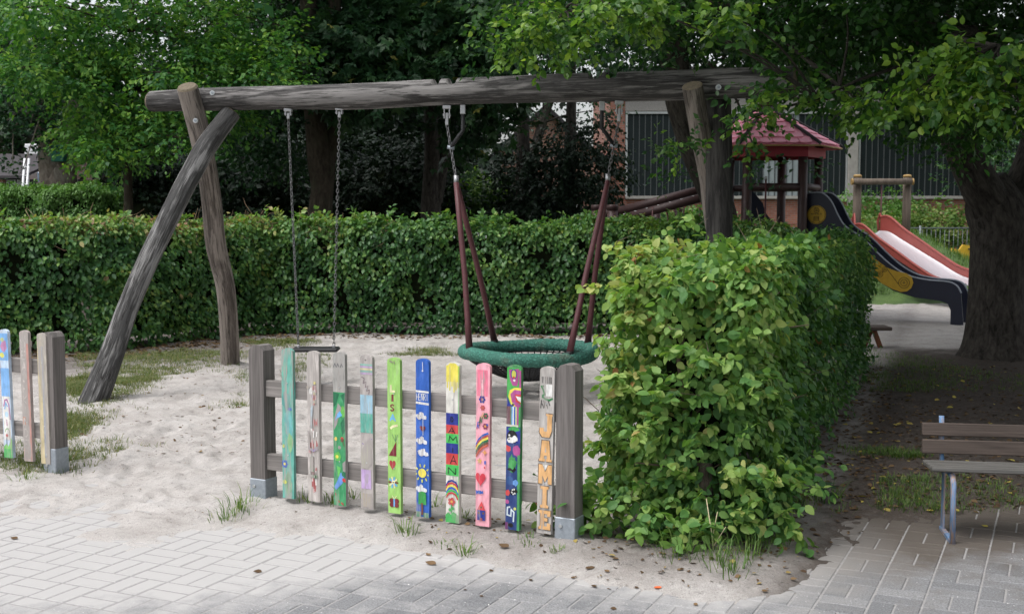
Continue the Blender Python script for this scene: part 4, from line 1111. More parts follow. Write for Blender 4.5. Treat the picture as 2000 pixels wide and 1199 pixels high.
def art10(a):
    for s in (.16,.26,.4,.55,.68,.78): a.line([(s,.06),(s+.02,.10)],.05,BLK,.5)
    a.rect(.45,.105,.88,.175,WHT,.25)
    a.line([(.3,.115),(.15,.12),(.28,.145),(.35,.165),(.18,.175)],.12,(.02,.22,.06)); a.line([(.18,.178),(.4,.192),(.7,.198),(.92,.185)],.12,(.02,.22,.06))
    for q in ((.15,.2,.1,.25),(.3,.2,.36,.245),(.45,.21,.6,.25),(.2,.22,.32,.25),(.6,.20,.75,.23)): a.line([(q[0],q[1]),(q[2],q[3])],.05,BLK,.4)
    ol=(.10,.085,.07)
    def slab(polys):
        for pts in polys:
            cx=sum(p[0] for p in pts)/len(pts); cy=sum(p[1] for p in pts)/len(pts)
            a.face([(cx+(s-cx)*1.0+(.045 if s>cx else -.045), t+(.0045 if t>cy else -.0045)) for s,t in pts],ol)
        for pts in polys: a.face(pts,ORG,.15)
    slab([[(.5,.28),(.94,.28),(.94,.292),(.9,.292),(.9,.38),(.75,.42),(.25,.42),(.06,.395),(.06,.365),(.35,.365),(.35,.385),(.58,.385),(.58,.292),(.5,.292)]])
    slab([[(.25,.44),(.75,.44),(.85,.55),(.95,.55),(.95,.565),(.55,.565),(.55,.55),(.62,.55),(.6,.53),(.42,.53),(.4,.55),(.48,.55),(.48,.565),(.06,.565),(.06,.55),(.14,.55)]]); a.face([(.45,.51),(.57,.51),(.51,.475)],(.55,.52,.48))
    slab([[(.06,.585),(.32,.585),(.52,.63),(.72,.585),(.98,.585),(.98,.70),(.72,.70),(.72,.65),(.52,.69),(.34,.65),(.34,.70),(.06,.70)]]); a.face([(.36,.585),(.68,.585),(.52,.62)],WHT)
    slab([[(.22,.715),(.78,.715),(.78,.73),(.66,.735),(.66,.825),(.78,.83),(.78,.845),(.22,.845),(.22,.83),(.36,.825),(.36,.735),(.22,.73)]])
    slab([[(.14,.86),(.95,.86),(.95,.895),(.72,.895),(.72,.88),(.52,.88),(.52,.905),(.75,.905),(.75,.925),(.52,.925),(.52,.955),(.72,.955),(.72,.935),(.95,.935),(.95,.975),(.14,.975),(.14,.96),(.26,.955),(.26,.88),(.14,.875)]])
def artq1(a):
    a.rect(0,.03,1,.52,(.18,.42,.78),.3); a.blob(.5,.13,.35,(.50,.22,.42),1.5,.2); a.blob(.35,.08,.2,(.45,.5,.25),1,.2); a.blob(.25,.2,.25,(.7,.68,.1),.9,.2)
    a.rect(0,.24,1,.30,(.50,.66,.85),.4); a.rect(.1,.52,.9,.86,WHT,.3); a.line([(.2,.60),(.35,.55),(.6,.545),(.8,.58),(.9,.70)],.14,(.4,.15,.35)); a.line([(.3,.62),(.45,.57),(.65,.60)],.12,LBL); a.blob(.5,.66,.2,(.45,.65,.8),1.2); a.line([(.5,.70),(.5,.75)],.1,MAG)
    a.line([(.25,.80),(.35,.775),(.6,.77),(.8,.80)],.08,(.2,.4,.15)); a.blob(.45,.825,.14,RED); a.line([(.4,.84),(.35,.93)],.07,(.05,.15,.25)); a.rect(0,.91,1,1,(.06,.45,.10),.3); a.face([(0,.92),(.3,.89),(.6,.91),(.9,.84),(1,.86),(1,.93),(0,.93)],(.15,.60,.08))
def artq2(a):
    a.rect(.05,.04,.72,.98,(.42,.38,.36),.5); a.rect(.74,.10,.98,1,(.52,.24,.20),.45); a.rect(.05,.66,.4,.72,(.6,.24,.14),.5); a.rect(.05,.90,.5,1,(.52,.34,.30),.5)
    for k,ch in enumerate('DEAUHKINDER'):
        t=.075+.0845*k; a.letter(ch,.2,t,.62,t+.06,(.66,.60,.56),.09)
def artq3(a):
    a.rect(.0,.05,.5,1,(.55,.46,.26),.7); a.rect(.45,.1,.7,.95,(.33,.36,.42),.75)

def picket_outline(w, h):
    r = w * .56; cz = h - .022; pts = [(-w/2, 0), (w/2, 0)]
    for q in range(11):
        x = w/2 * math.cos(q*math.pi/10); pts.append((x, cz + .022*math.sin(q*math.pi/10)**.8 if 0 < q < 10 else cz))
    return pts
def on_fence(u, off=0.0, a=None):
    a = FA if a is None else a
    A = a + fnrm*off; k = (u - 1000)/F_PX
    q = (k*A[1] - A[0]) / (fdir[0] - k*fdir[1])
    return A + fdir*q
FANG = math.atan2(fdir[1], fdir[0])
def make_post(fence, xy, h=.885, ztop=None):
    p = MB(); w = .048
    prof = [(-w, 0), (w, 0), (w, h - .03), (w*.55, h - .004), (0, h), (-w*.55, h - .004), (-w, h - .03)]
    p.prism(prof, -w, w)
    ob = p.build('post', M['post_wood'], fence, True)
    ob.location = Vector((xy[0], xy[1], .0)) - wloc(fence); ob.rotation_euler.z = FANG
    sk = MB().box((-.0525, -.0525, -.1), (.0525, .0525, .165), 0, None, .004).build('metal_socket', M['zinc'], ob, True)
    for zz in (.125, .06): MB().tube([(-.02, -.0525, zz), (-.02, -.059, zz)], .009, 8).build('bolt', M['bolt'], ob, True)
    return ob
def make_picket(fence, u, vt, vb, lean, base, art, wear=.25, n=0, a=None, w=.0745):
    xy = on_fence(u, .047, a)
    zt = at(u, vt, xy[1]).z; zb = at(u, vb, xy[1]).z
    h = zt - zb; th = .021
    m = M['picket_bare'] if base is None else paint(base, wear)
    ob = MB().prism(picket_outline(w, h), -th/2, th/2).build('picket', m, fence, True)
    ob.matrix_local = Matrix.Translation(Vector((xy[0], xy[1], zb)) - wloc(fence)) @ Matrix.Rotation(FANG, 4, 'Z') @ Matrix.Rotation(lean, 4, 'Y')
    if art:
        A = Art(w, h, th, wear); art(A); A.build(ob)
    for t in ((.22, .70) if n % 2 else (.23, .71)):
        MB().tube([(0, -th/2, h*(1-t)), (0, -th/2 - .002, h*(1-t))], .004, 6).build('screw', M['bolt'], ob, True)
    return ob
def make_rails(fence, a, b, sag=0):
    L = np.linalg.norm(b - a)
    for z0 in (.61, .215):
        ob = MB().box((-L/2, -.018, 0), (L/2, .018, .088), 0, None, .004).build('rail', M['rail_wood'], fence, True)
        mid = (a + b)/2 + fnrm*.016
        ob.location = Vector((mid[0], mid[1], z0 + .0)) - wloc(fence); ob.rotation_euler.z = FANG
fence = thing('picket_fence', (FA[0], FA[1], 0), 'grey timber fence with ten brightly painted pickets in front of the nest swing', 'fence')
make_post(fence, FA); make_post(fence, FB)
make_rails(fence, FA + fdir*.0485, FB - fdir*.0485)
PK = [(559, 680, 972, .004, TEA, art1, .55), (610, 685, 978, .002, (.55, .50, .47), art2, .6), (661, 687, 986, .004, (.34, .33, .31), art3, .35), (715, 692, 992, .002, (.42, .38, .36), art4, .3),
      (769, 698, 1001, .001, LIM, art5, .06), (825, 700, 1008, .002, BLU, art6, .10), (884, 707, 1019, .006, (.68, .66, .60), art7, .3), (943, 709, 1026, .008, (.86, .36, .44), art8, .12),
      (1003, 712, 1033, .012, (.05, .26, .08), art9, .15), (1065, 715, 1040, .022, (.50, .47, .44), art10, .4)]
for k, (u, vt, vb, le, base, art, wear) in enumerate(PK): make_picket(fence, u, vt, vb, le, base, art, wear, k)
fence2 = thing('picket_fence', (FL[0], FL[1], 0), 'grey timber fence end with blue and pinkish pickets at the left edge', 'fence')
make_post(fence2, FL, .87)
FL2 = FL - fdir * 1.75
make_post(fence2, FL2, .87)
make_rails(fence2, FL2 + fdir*.0485, FL - fdir*.0485)
for k, (u, vt, vb, le, base, art, wear) in enumerate(((80, 650, 905, -.01, (.44, .40, .33), artq3, .6), (46, 645, 900, -.012, (.46, .38, .35), artq2, .55), (7, 643, 893, -.018, (.52, .64, .78), artq1, .35),
                                                     (-32, 641, 889, 0, TEA, None, .4), (-68, 640, 886, 0, None, None, .4), (-106, 639, 883, 0, LIM, None, .3), (-146, 638, 880, 0, None, None, .3))):
    make_picket(fence2, u, vt, vb, le, base, art, wear, k, FL)

# ================================================================== log swing frame
BL = at(303, 199, 11.35); BR_ = at(1545, 161, 9.68)
def beam_pt(u):
    k = (u - 1000)/F_PX
    t = (k*BL.y - BL.x) / ((BR_.x - BL.x) - k*(BR_.y - BL.y))
    return BL.lerp(BR_, t)
frame = thing('swing_frame', (-.6, 10.6, 0), 'weathered log swing frame with long beam on crossed legs', 'swing frame')
bl = BR_ - BL
NOT = []
bpts = []
for u, dv, r in ((303, 0, .093), (420, -1, .105), (560, 0, .105), (700, 2, .112), (850, -1, .112), (1000, -2, .115), (1150, -1, .119), (1300, 0, .121), (1400, -1, .122), (1545, 0, .123)):
    p = beam_pt(u); bpts.append((p.x, p.y, p.z - dv*.0045, r))
Ltot = bl.length
for u in (866, 897, 1171, 1204):
    NOT.append(((beam_pt(u) - BL).length, .034, .052))
log_mesh('beam', bpts, M['log_grey'], frame, 420, 30, 4, .045, NOT, .35, M['log_end'])
# legs: one passes in front of the beam and stands behind it, the other stands in front and carries it
A_ = [(*at(450, 724, 12.45)[:], .098), (*at(447, 640, 12.25)[:], .092), (*at(440, 560, 12.02)[:], .092), (*at(422, 480, 11.82)[:], .098), (*at(414, 400, 11.62)[:], .095), (*at(404, 330, 11.42)[:], .093), (*at(387, 250, 11.2)[:], .096), (*at(366, 172, 11.0)[:], .093)]
log_mesh('leg', A_, M['log_pale'], frame, 90, 22, 8, .06, (), .3, M['log_end'])
B_ = [(*at(176, 800, 9.95)[:], .118), (*at(218, 692, 10.12)[:], .100), (*at(250, 600, 10.3)[:], .090), (*at(293, 500, 10.5)[:], .090), (*at(342, 400, 10.72)[:], .090), (*at(370, 345, 10.86)[:], .093), (*at(404, 285, 11.0)[:], .095), (*at(452, 220, 11.12)[:], .085)]
log_mesh('leg', B_, M['log_dark'], frame, 90, 22, 9, .05, (), .2, M['log_end'])
C_ = [(*at(1352, 168, 9.62)[:], .082), (*at(1368, 260, 9.8)[:], .084), (*at(1385, 350, 10.02)[:], .082), (*at(1396, 440, 10.25)[:], .082)]
d_ = Vector(C_[-1][:3]) - Vector(C_[0][:3]); e_ = Vector(C_[-1][:3]); q_ = e_ + d_ * ((e_.z + .05)/-d_.z); C_.append((q_.x, q_.y, q_.z, .09))
log_mesh('leg', C_, M['log_pale'], frame, 70, 20, 12, .04, (), .15, M['log_end'])
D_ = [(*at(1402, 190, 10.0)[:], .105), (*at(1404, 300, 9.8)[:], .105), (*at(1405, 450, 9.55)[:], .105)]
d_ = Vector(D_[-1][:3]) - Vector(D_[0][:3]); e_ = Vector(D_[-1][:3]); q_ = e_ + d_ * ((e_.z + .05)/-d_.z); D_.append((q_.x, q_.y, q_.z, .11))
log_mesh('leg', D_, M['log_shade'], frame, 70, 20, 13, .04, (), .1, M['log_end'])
for (u, v, Y) in ((415, 182, 11.02), (1403, 171, 9.72), (382, 236, 11.04), (1514, 169, 9.5)):
    p = at(u, v, Y)
    if u in (415, 1403, 1514):
        bp = beam_pt(u); p = at(u, v, bp.y - .12)
    b_ob = MB().tube([p + Vector((0, .05, 0)), p + Vector((0, -.012, 0))], .022, 12).build('bolt', M['bolt'], frame)
    MB().tube([p + Vector((0, -.0121, 0)), p + Vector((0, -.024, 0))], .011, 6).build('nut', M['zinc'], b_ob)

# ---- chains
def link_mesh():
    mb = MB(); pts = []
    for q in range(14):
        a = q*2*math.pi/14
        pts.append((.0105*math.cos(a), 0, .0145*math.sin(a) + (.007 if math.sin(a) > 0 else -.007)))
    mb.tube(pts, .0042, 5, 0, False, True, True)
    return mb
LKM = link_mesh()
def chain(name, p0, p1, parent, sc=1.0, sag=0):
    p0, p1 = Vector(p0), Vector(p1); d = p1 - p0; n = max(2, int(d.length/(.034*sc))); t = d.normalized()
    q = Vector((0, 0, 1)).rotation_difference(t); mb = MB()
    for k in range(n):
        c = p0 + d*((k + .5)/n)
        mt = Matrix.Translation(c) @ q.to_matrix().to_4x4() @ Matrix.Rotation(math.radians(45 + 90*(k % 2)), 4, 'Z') @ Matrix.Scale(sc, 4)
        mb.add([mt @ Vector(p) for p in LKM.v], LKM.f, 0, True)
    return mb.build(name, M['chain'], parent)
def hanger(p, parent, hgt=.10):
    """galvanised swing bearing bolted under the beam"""
    mb = MB()
    mb.box((p.x - .035, p.y - .03, p.z - .012), (p.x + .035, p.y + .03, p.z + .02), 0, None, .004)
    mb.box((p.x - .026, p.y - .024, p.z - hgt*.62), (p.x - .018, p.y + .024, p.z - .01)); mb.box((p.x + .018, p.y - .024, p.z - hgt*.62), (p.x + .026, p.y + .024, p.z - .01))
    mb.tube([(p.x - .034, p.y, p.z - hgt*.42), (p.x + .034, p.y, p.z - hgt*.42)], .011, 8)
    mb.box((p.x - .013, p.y - .013, p.z - hgt), (p.x + .013, p.y + .013, p.z - hgt*.3), 0, None, .003)
    return mb.build('swing_bearing', M['steel'], parent)

# ---- plain swing
SY = 11.02
st = thing('seat_swing', at(616, 683, SY), 'black rubber seat swing hanging on two chains from the log beam', 'swing')
for (ut, ub) in ((567, 583), (666, 652)):
    bp = beam_pt(ut); p = Vector((bp.x, bp.y, bp.z - .112))
    hanger(p, st, .075)
    e = at(ub, 676, SY)
    chain('chain', p - Vector((0, 0, .07)), e, st, .92)
    MB().box((e.x - .012, e.y - .02, e.z - .03), (e.x + .012, e.y + .02, e.z + .012), 0, None, .003).build('seat_shackle', M['steel'], st)
c0 = at(572, 681, SY); c1 = at(662, 683, SY)
MB().box((c0.x, SY - .10, c0.z - .022), (c1.x, SY + .10, c0.z + .012), 0, None, .012).build('seat', M['rubber'], st)

# ---- nest swing
NC = Vector((at(1033, 690, 10.4).x, 10.4, .385))
nest = thing('nest_swing', NC, 'green ringed nest swing with black net and burgundy ropes', 'swing')
RR = .555; TR = .056
V = []; G = []
nu, nv = 220, 20
for i in range(nu):
    a = 2*math.pi*i/nu
    for j in range(nv):
        b = 2*math.pi*j/nv
        r = TR*(1 + .05*math.sin(i*math.pi*.5 + (j % 2)*math.pi*.5)*1.0 + .05*math.sin(a*5 + b))
        V.append((NC.x + (RR + r*math.cos(b))*math.cos(a), NC.y + (RR + r*math.cos(b))*math.sin(a), NC.z + r*math.sin(b) + .012*math.sin(a*2 + .6)))
        G.append((RR*math.cos(a) + .02*math.cos(b), RR*math.sin(a) + .02*math.cos(b), TR*b))
fs = [(i*nv + j, ((i+1) % nu)*nv + j, ((i+1) % nu)*nv + (j+1) % nv, i*nv + (j+1) % nv) for i in range(nu) for j in range(nv)]
MB().add(V, fs, 0, True, V).build('ring', M['ring_cover'], nest)
mb = MB()
def net_z(r): return NC.z - .03 - .215*(1 - (r/RR)**2.0)
for q in range(56):
    a = 2*math.pi*q/56
    mb.tube([(NC.x + r*math.cos(a), NC.y + r*math.sin(a), net_z(r)) for r in np.linspace(.05, RR - .02, 9)], .0065, 4, 0, False)
for r in np.linspace(.06, RR - .04, 17):
    mb.tube([(NC.x + r*math.cos(a), NC.y + r*math.sin(a), net_z(r) + .004) for a in np.linspace(0, 2*math.pi, 48, endpoint=False)], .0068, 4, 0, False, True, True)
mb.build('net', M['net'], nest)
for (ut, vt, um, vm, ropes) in ((874, 205, 891, 350, ((917, 678, -1), (965, 655, 1))), (1207, 198, 1187, 347, ((1113, 683, -1), (1148, 658, 1)))):
    bp = beam_pt(ut); top = Vector((bp.x, bp.y, bp.z - .125)); mid = at(um, vm, 10.42)
    hanger(top, nest, .15)
    chain('chain', top - Vector((0, 0, .14)), mid, nest, 1.08)
    MB().tube([mid + Vector((0, 0, .03)), mid - Vector((0, 0, .05))], .021, 8).build('shackle', M['steel'], nest)
    for (ub, vb, sg) in ropes:
        k = (ub - 1000)/F_PX
        # meet the ring where it is seen
        best = min(np.linspace(0, 2*math.pi, 720), key=lambda a: abs((NC.x + RR*math.cos(a)) - k*(NC.y + RR*math.sin(a))*1.005) + (0 if math.sin(a)*sg > .1 else 9))
        e = Vector((NC.x + RR*math.cos(best), NC.y + RR*math.sin(best), NC.z + TR*.8))
        s0 = mid - Vector((0, 0, .03)) + Vector((0, .02*sg, 0))
        mq = s0.lerp(e, .55) + Vector((.012*(1 if ut < 1000 else -1), 0, -.01))
        rp = MB().tube([s0, s0.lerp(mq, .5), mq, mq.lerp(e, .6), e], [.022, .024, .024, .025, .031], 10).build('sleeved_rope', M['burgundy'], nest)
        MB().tube([e - Vector((0, 0, .02)), e + Vector((0, 0, .015))], .034, 10).build('rope_clamp', M['rubber'], rp)
    ho = 1 if ut < 1000 else -1
    bp2 = beam_pt(905 if ho > 0 else 1174); t2 = Vector((bp2.x, bp2.y, bp2.z - .125)); j = (top - Vector((0, 0, .14))).lerp(mid, .43)
    MB().box((t2.x - .022, t2.y - .022, t2.z - .06), (t2.x + .022, t2.y + .022, t2.z + .02), 0, None, .004).build('safety_bearing', M['steel'], nest)
    MB().tube([t2 - Vector((0, 0, .04)), t2 - Vector((0, 0, .2)), t2.lerp(j, .62) + Vector((.03*ho, 0, -.03)), j], .017, 8).build('safety_hose', M['rubber'], nest)
    MB().tube([j + Vector((-.03, 0, .006)), j + Vector((.03, 0, -.006))], .016, 8).build('hose_clip', M['zinc'], nest)

# ================================================================== bench
bench = thing('bench', (2.09, 5.9, 0), 'low wooden slat bench with chipped blue metal legs under the tree', 'bench')
M['blue_paint'] = painted('blue_paint', (.13, .25, .44), .62, (.34, .24, .19), .6)
bx0, bx1 = 1.975, 3.50
tilt = -.16                                   # the bench stands slightly turned
def bslat(y, z, dy, dz, mat, ang=0, name='slat'):
    ob = MB().box((-(bx1-bx0)/2, -dy/2, -dz/2), ((bx1-bx0)/2, dy/2, dz/2), 0, None, .005).build(name, mat, bench, True)
    ob.matrix_local = Matrix.Translation(Vector(((bx0+bx1)/2, y, z)) - wloc(bench)) @ Matrix.Rotation(tilt, 4, 'Z') @ Matrix.Rotation(ang, 4, 'X')
ct_, stt_ = math.cos(tilt), math.sin(tilt)
def bpos(a, d): return (2.03 + a*ct_ - d*stt_, 5.83 + a*stt_ + d*ct_)          # a along the bench, d backwards
def bslat2(d, z, dy, dz, mat, ang, name):
    L_ = 1.5; c = bpos(L_/2, d)
    ob = MB().box((-L_/2, -dy/2, -dz/2), (L_/2, dy/2, dz/2), 0, None, .005).build(name, mat, bench, True)
    ob.matrix_local = Matrix.Translation(Vector((c[0], c[1], z)) - wloc(bench)) @ Matrix.Rotation(tilt, 4, 'Z') @ Matrix.Rotation(ang, 4, 'X')
for d_, z_ in ((0, .352), (.092, .346), (.184, .340)): bslat2(d_, z_, .085, .024, M['bench_seat'], math.radians(-4), 'seat_slat')
bslat2(.255, .412, .028, .072, M['bench_wood'], math.radians(-8), 'back_slat'); bslat2(.270, .497, .028, .066, M['bench_wood'], math.radians(-8), 'back_slat')
for a_ in (.10, 1.38):
    f = lambda d, z, o=0: (*bpos(a_ + o, d), z)
    mb = MB()
    mb.tube([f(-.06, 0), f(-.045, .29), f(-.02, .322), f(.22, .316)], .0145, 8)
    mb.tube([f(.26, .30), f(.283, .42), f(.300, .562)], .0135, 8)
    mt = Matrix.Translation((*bpos(a_, 0), 0)) @ Matrix.Rotation(tilt, 4, 'Z')
    mb.box((-.006, .16, .0), (.002, .22, .315), 0, mt); mb.box((-.012, -.05, .0), (.010, .22, .016), 0, mt)
    mb.build('leg', M['blue_paint'], bench)
# small wooden bench behind the end of the near hedge
sb = thing('small_bench', (gr(1700, 678).x, gr(1700, 678).y, 0), 'small brown wooden bench end poking out behind the hedge', 'bench')
M['orange_wood'] = board_wood('orange_wood', (.20, .085, .045), (.13, .055, .03), 'z')
pz = at(1735, 640, 13.9)
MB().box((pz.x - 1.0, 13.75, pz.z - .02), (pz.x, 14.05, pz.z + .02), 0, None, .006).build('seat', M['bench_wood'], sb)
for xx in (pz.x - .1, pz.x - .8):
    MB().tube([(xx - .08, 13.85, pz.z - .02), (xx + .02, 13.85, -.02)], .035, 4, 0, True, False).build('leg', M['orange_wood'], sb)
    MB().tube([(xx - .08, 13.95, pz.z - .02), (xx - .18, 13.95, -.02)], .035, 4, 0, True, False).build('leg', M['orange_wood'], sb)

# ================================================================== play tower with navy slide
M['tower'] = plain('tower_brown', (.052, .028, .027), .5, 0, .15, 8, .4)
M['pink'] = plain('pink_roof', (.84, .31, .42), .5, 0, .14, 6, .4)
M['red_under'] = plain('red_under', (.30, .035, .05), .6, 0, .1, 8)
M['navy'] = plain('navy', (.010, .013, .030), .4, 0, .15, 6, .4)
M['navy_edge'] = plain('navy_edge', (.30, .33, .38), .5, 0, .1, 20)
M['yellow'] = plain('yellow_panel', (.50, .31, .022), .5, 0, .12, 20)
M['ink'] = plain('ink', (.02, .018, .012), .6)
M['chute'] = plain('steel_chute', (.80, .81, .85), .38, .75, .05, 20)
M['gold_wood'] = plain('gold_wood', (.34, .22, .08), .6, 0, .25, 30)
M['frame_wood'] = board_wood('frame_wood', (.19, .155, .125), (.13, .105, .085), 'z')
TC = Vector((3.78, 18.3, 0))
tower = thing('play_tower', TC, 'brown hexagonal play tower with pink shingle roof and navy slide', 'play tower')
RP = .80
def hexp(k, r, z, ph=0.0):
    a = math.radians(-120 + 60*k) + ph
    return Vector((TC.x + r*math.cos(a), TC.y + r*math.sin(a), z))
for k in range(6):
    pp = hexp(k, RP, 0)
    MB().tube([(pp.x, pp.y, -.05), (pp.x, pp.y, 2.62)], .066, 14).build('post', M['tower'], tower)
vsx = [hexp(k, RP + .06, 1.24) for k in range(6)] + [hexp(k, RP + .06, 1.33) for k in range(6)]
MB().add(vsx, [tuple(range(5, -1, -1)), tuple(range(6, 12))] + [(k, (k+1) % 6, 6 + (k+1) % 6, 6 + k) for k in range(6)]).build('floor', M['tower'], tower)
for k in (0, 2, 3, 4):
    a, b = hexp(k, RP, 1.93), hexp(k + 1, RP, 1.93)
    MB().tube([a, b], .052, 8).build('rail', M['tower'], tower)
a, b = hexp(1, RP, 1.93), hexp(2, RP, 1.93); MB().tube([a, b], .052, 8).build('rail', M['tower'], tower)
# roof: six pitched faces, scalloped shingles on each, dark hip strips, red underside
ZE, ZA, RE = 2.52, 3.13, 1.14
vr = [hexp(k, RE, ZE) for k in range(6)] + [Vector((TC.x, TC.y, ZA))]
vr2 = [hexp(k, RE - .02, ZE - .03) for k in range(6)] + [Vector((TC.x, TC.y, ZA - .05))]
roof = MB().add(vr, [(k, (k+1) % 6, 6) for k in range(6)]).build('roof', M['pink'], tower)
MB().add(vr2, [((k+1) % 6, k, 6) for k in range(6)]).build('soffit', M['red_under'], roof)
vf = [hexp(k, RP + .10, ZE - .16) for k in range(6)] + [hexp(k, RP + .10, ZE - .02) for k in range(6)] + [hexp(k, RP + .05, ZE - .16) for k in range(6)] + [hexp(k, RP + .05, ZE - .02) for k in range(6)]
MB().add(vf, [(k, (k+1) % 6, 6 + (k+1) % 6, 6 + k) for k in range(6)] + [(12 + (k+1) % 6, 12 + k, 18 + k, 18 + (k+1) % 6) for k in range(6)] + [((k+1) % 6, k, 12 + k, 12 + (k+1) % 6) for k in range(6)]).build('fascia', M['red_under'], tower)
mb = MB()
for k in range(6): mb.tube([hexp(k, RE, ZE - .012), hexp(k + 1, RE, ZE - .012)], .013, 6)
mb.build('eave_edge', M['gold_wood'], roof)
sh_me = None
for k in range(6):
    a, b = vr[k], vr[(k+1) % 6]; ap = vr[6]; m0 = (a + b)/2
    upv = ap - m0; Ls = upv.length; upv.normalize(); sx = (b - a).normalized(); nn = sx.cross(upv).normalized()
    if nn.z < 0: nn = -nn
    rows = 7; wdt = .185; rh = Ls/ (rows + .4)
    for r in range(rows):
        y0 = r*rh; half = (RE/2)*(1 - (y0 + rh*.9)/Ls)
        n = int((2*half)/wdt)
        if n < 1: continue
        for q in range(n):
            x = (q - (n-1)/2)*wdt
            if sh_me is None:
                pr = [(-wdt/2 + .004, rh*1.15)] + [((wdt/2 - .004)*math.cos(t), -.035*math.sin(-t)*1.0) for t in np.linspace(math.pi, 2*math.pi, 9)] + [(wdt/2 - .004, rh*1.15)]
                ob = MB().prism(pr, -.014, 0).build('shingle', M['pink'], roof, True); sh_me = ob.data
            else: ob = link(bpy.data.objects.new('shingle', sh_me), roof)
            o_ = m0 + sx*x + upv*(y0 + .04) + nn*(.004) - TC
            tiltn = (nn + upv*.10).normalized(); upt = (upv - nn*.10).normalized()
            ob.matrix_local = Matrix(((sx.x, -tiltn.x, upt.x, o_.x + tiltn.x*.012), (sx.y, -tiltn.y, upt.y, o_.y + tiltn.y*.012), (sx.z, -tiltn.z, upt.z, o_.z + tiltn.z*.012), (0,0,0,1)))
    MB().tube([a + Vector((0,0,.02)), ap + Vector((0,0,.03))], .026, 5).build('hip_strip', M['roof_dark'], roof)
MB().tube([(TC.x, TC.y, ZA - .04), (TC.x, TC.y, ZA + .10), (TC.x, TC.y, ZA + .12), (TC.x, TC.y, ZA + .16)], [.10, .10, .135, .12], 14).build('finial', M['tower'], roof)
# dark wavy panel inside and climbing rope
p0 = at(1462, 372, 18.6); p1 = at(1515, 446, 18.6)
MB().prism([(p0.x - .1, 1.34), (p1.x, 1.34), (p1.x - .05, 1.42), (p1.x - .16, 1.56), (p1.x - .2, 1.7), (p0.x + .14, 1.8), (p0.x + .06, 1.88), (p0.x - .1, 1.9)], 18.6, 18.63).build('wave_panel', M['navy'], tower)
r0 = at(1496, 352, 17.55); r1 = at(1494, 446, 17.55)
rp = MB().tube([r0, r1, (r1.x, 17.55, .5)], .014, 8).build('climbing_rope', M['burgundy'], tower)
MB().tube([r0 + Vector((0,0,.05)), r0], .02, 8).build('rope_end', M['steel'], rp)
# slide
SD = Vector((math.cos(math.radians(-30)), math.sin(math.radians(-30)), 0)); SN = Vector((-SD.y, SD.x, 0))       # SN points away from the camera
S0 = TC + SD*(.72)
slide = tower
top = [(.00, 1.83), (.16, 1.845), (.26, 1.81), (.36, 1.70), (.45, 1.52), (.56, 1.36), (.80, 1.20), (1.02, .99), (1.24, .80), (1.46, .68), (1.70, .63), (1.98, .61), (2.10, .56), (2.16, .46)]
bot = [(2.20, .05), (2.20, -.05), (2.03, -.05), (2.03, .22), (1.99, .31), (1.90, .345), (1.55, .385), (1.25, .47), (1.00, .62), (.75, .86), (.50, 1.08), (.30, 1.18), (.0, 1.2)]
Xs, Zs = zip(*top)
tt = np.linspace(0, 1, 40)
topS = [tuple(p[:2]) for p in spline([(x, z, 0, 0) for x, z in top], 48)]
def smat(off): 
    return Matrix(((SD.x, SN.x, 0, S0.x + SN.x*off), (SD.y, SN.y, 0, S0.y + SN.y*off), (0, 0, 1, 0), (0, 0, 0, 1)))
out = topS[::-1] + bot[::-1]
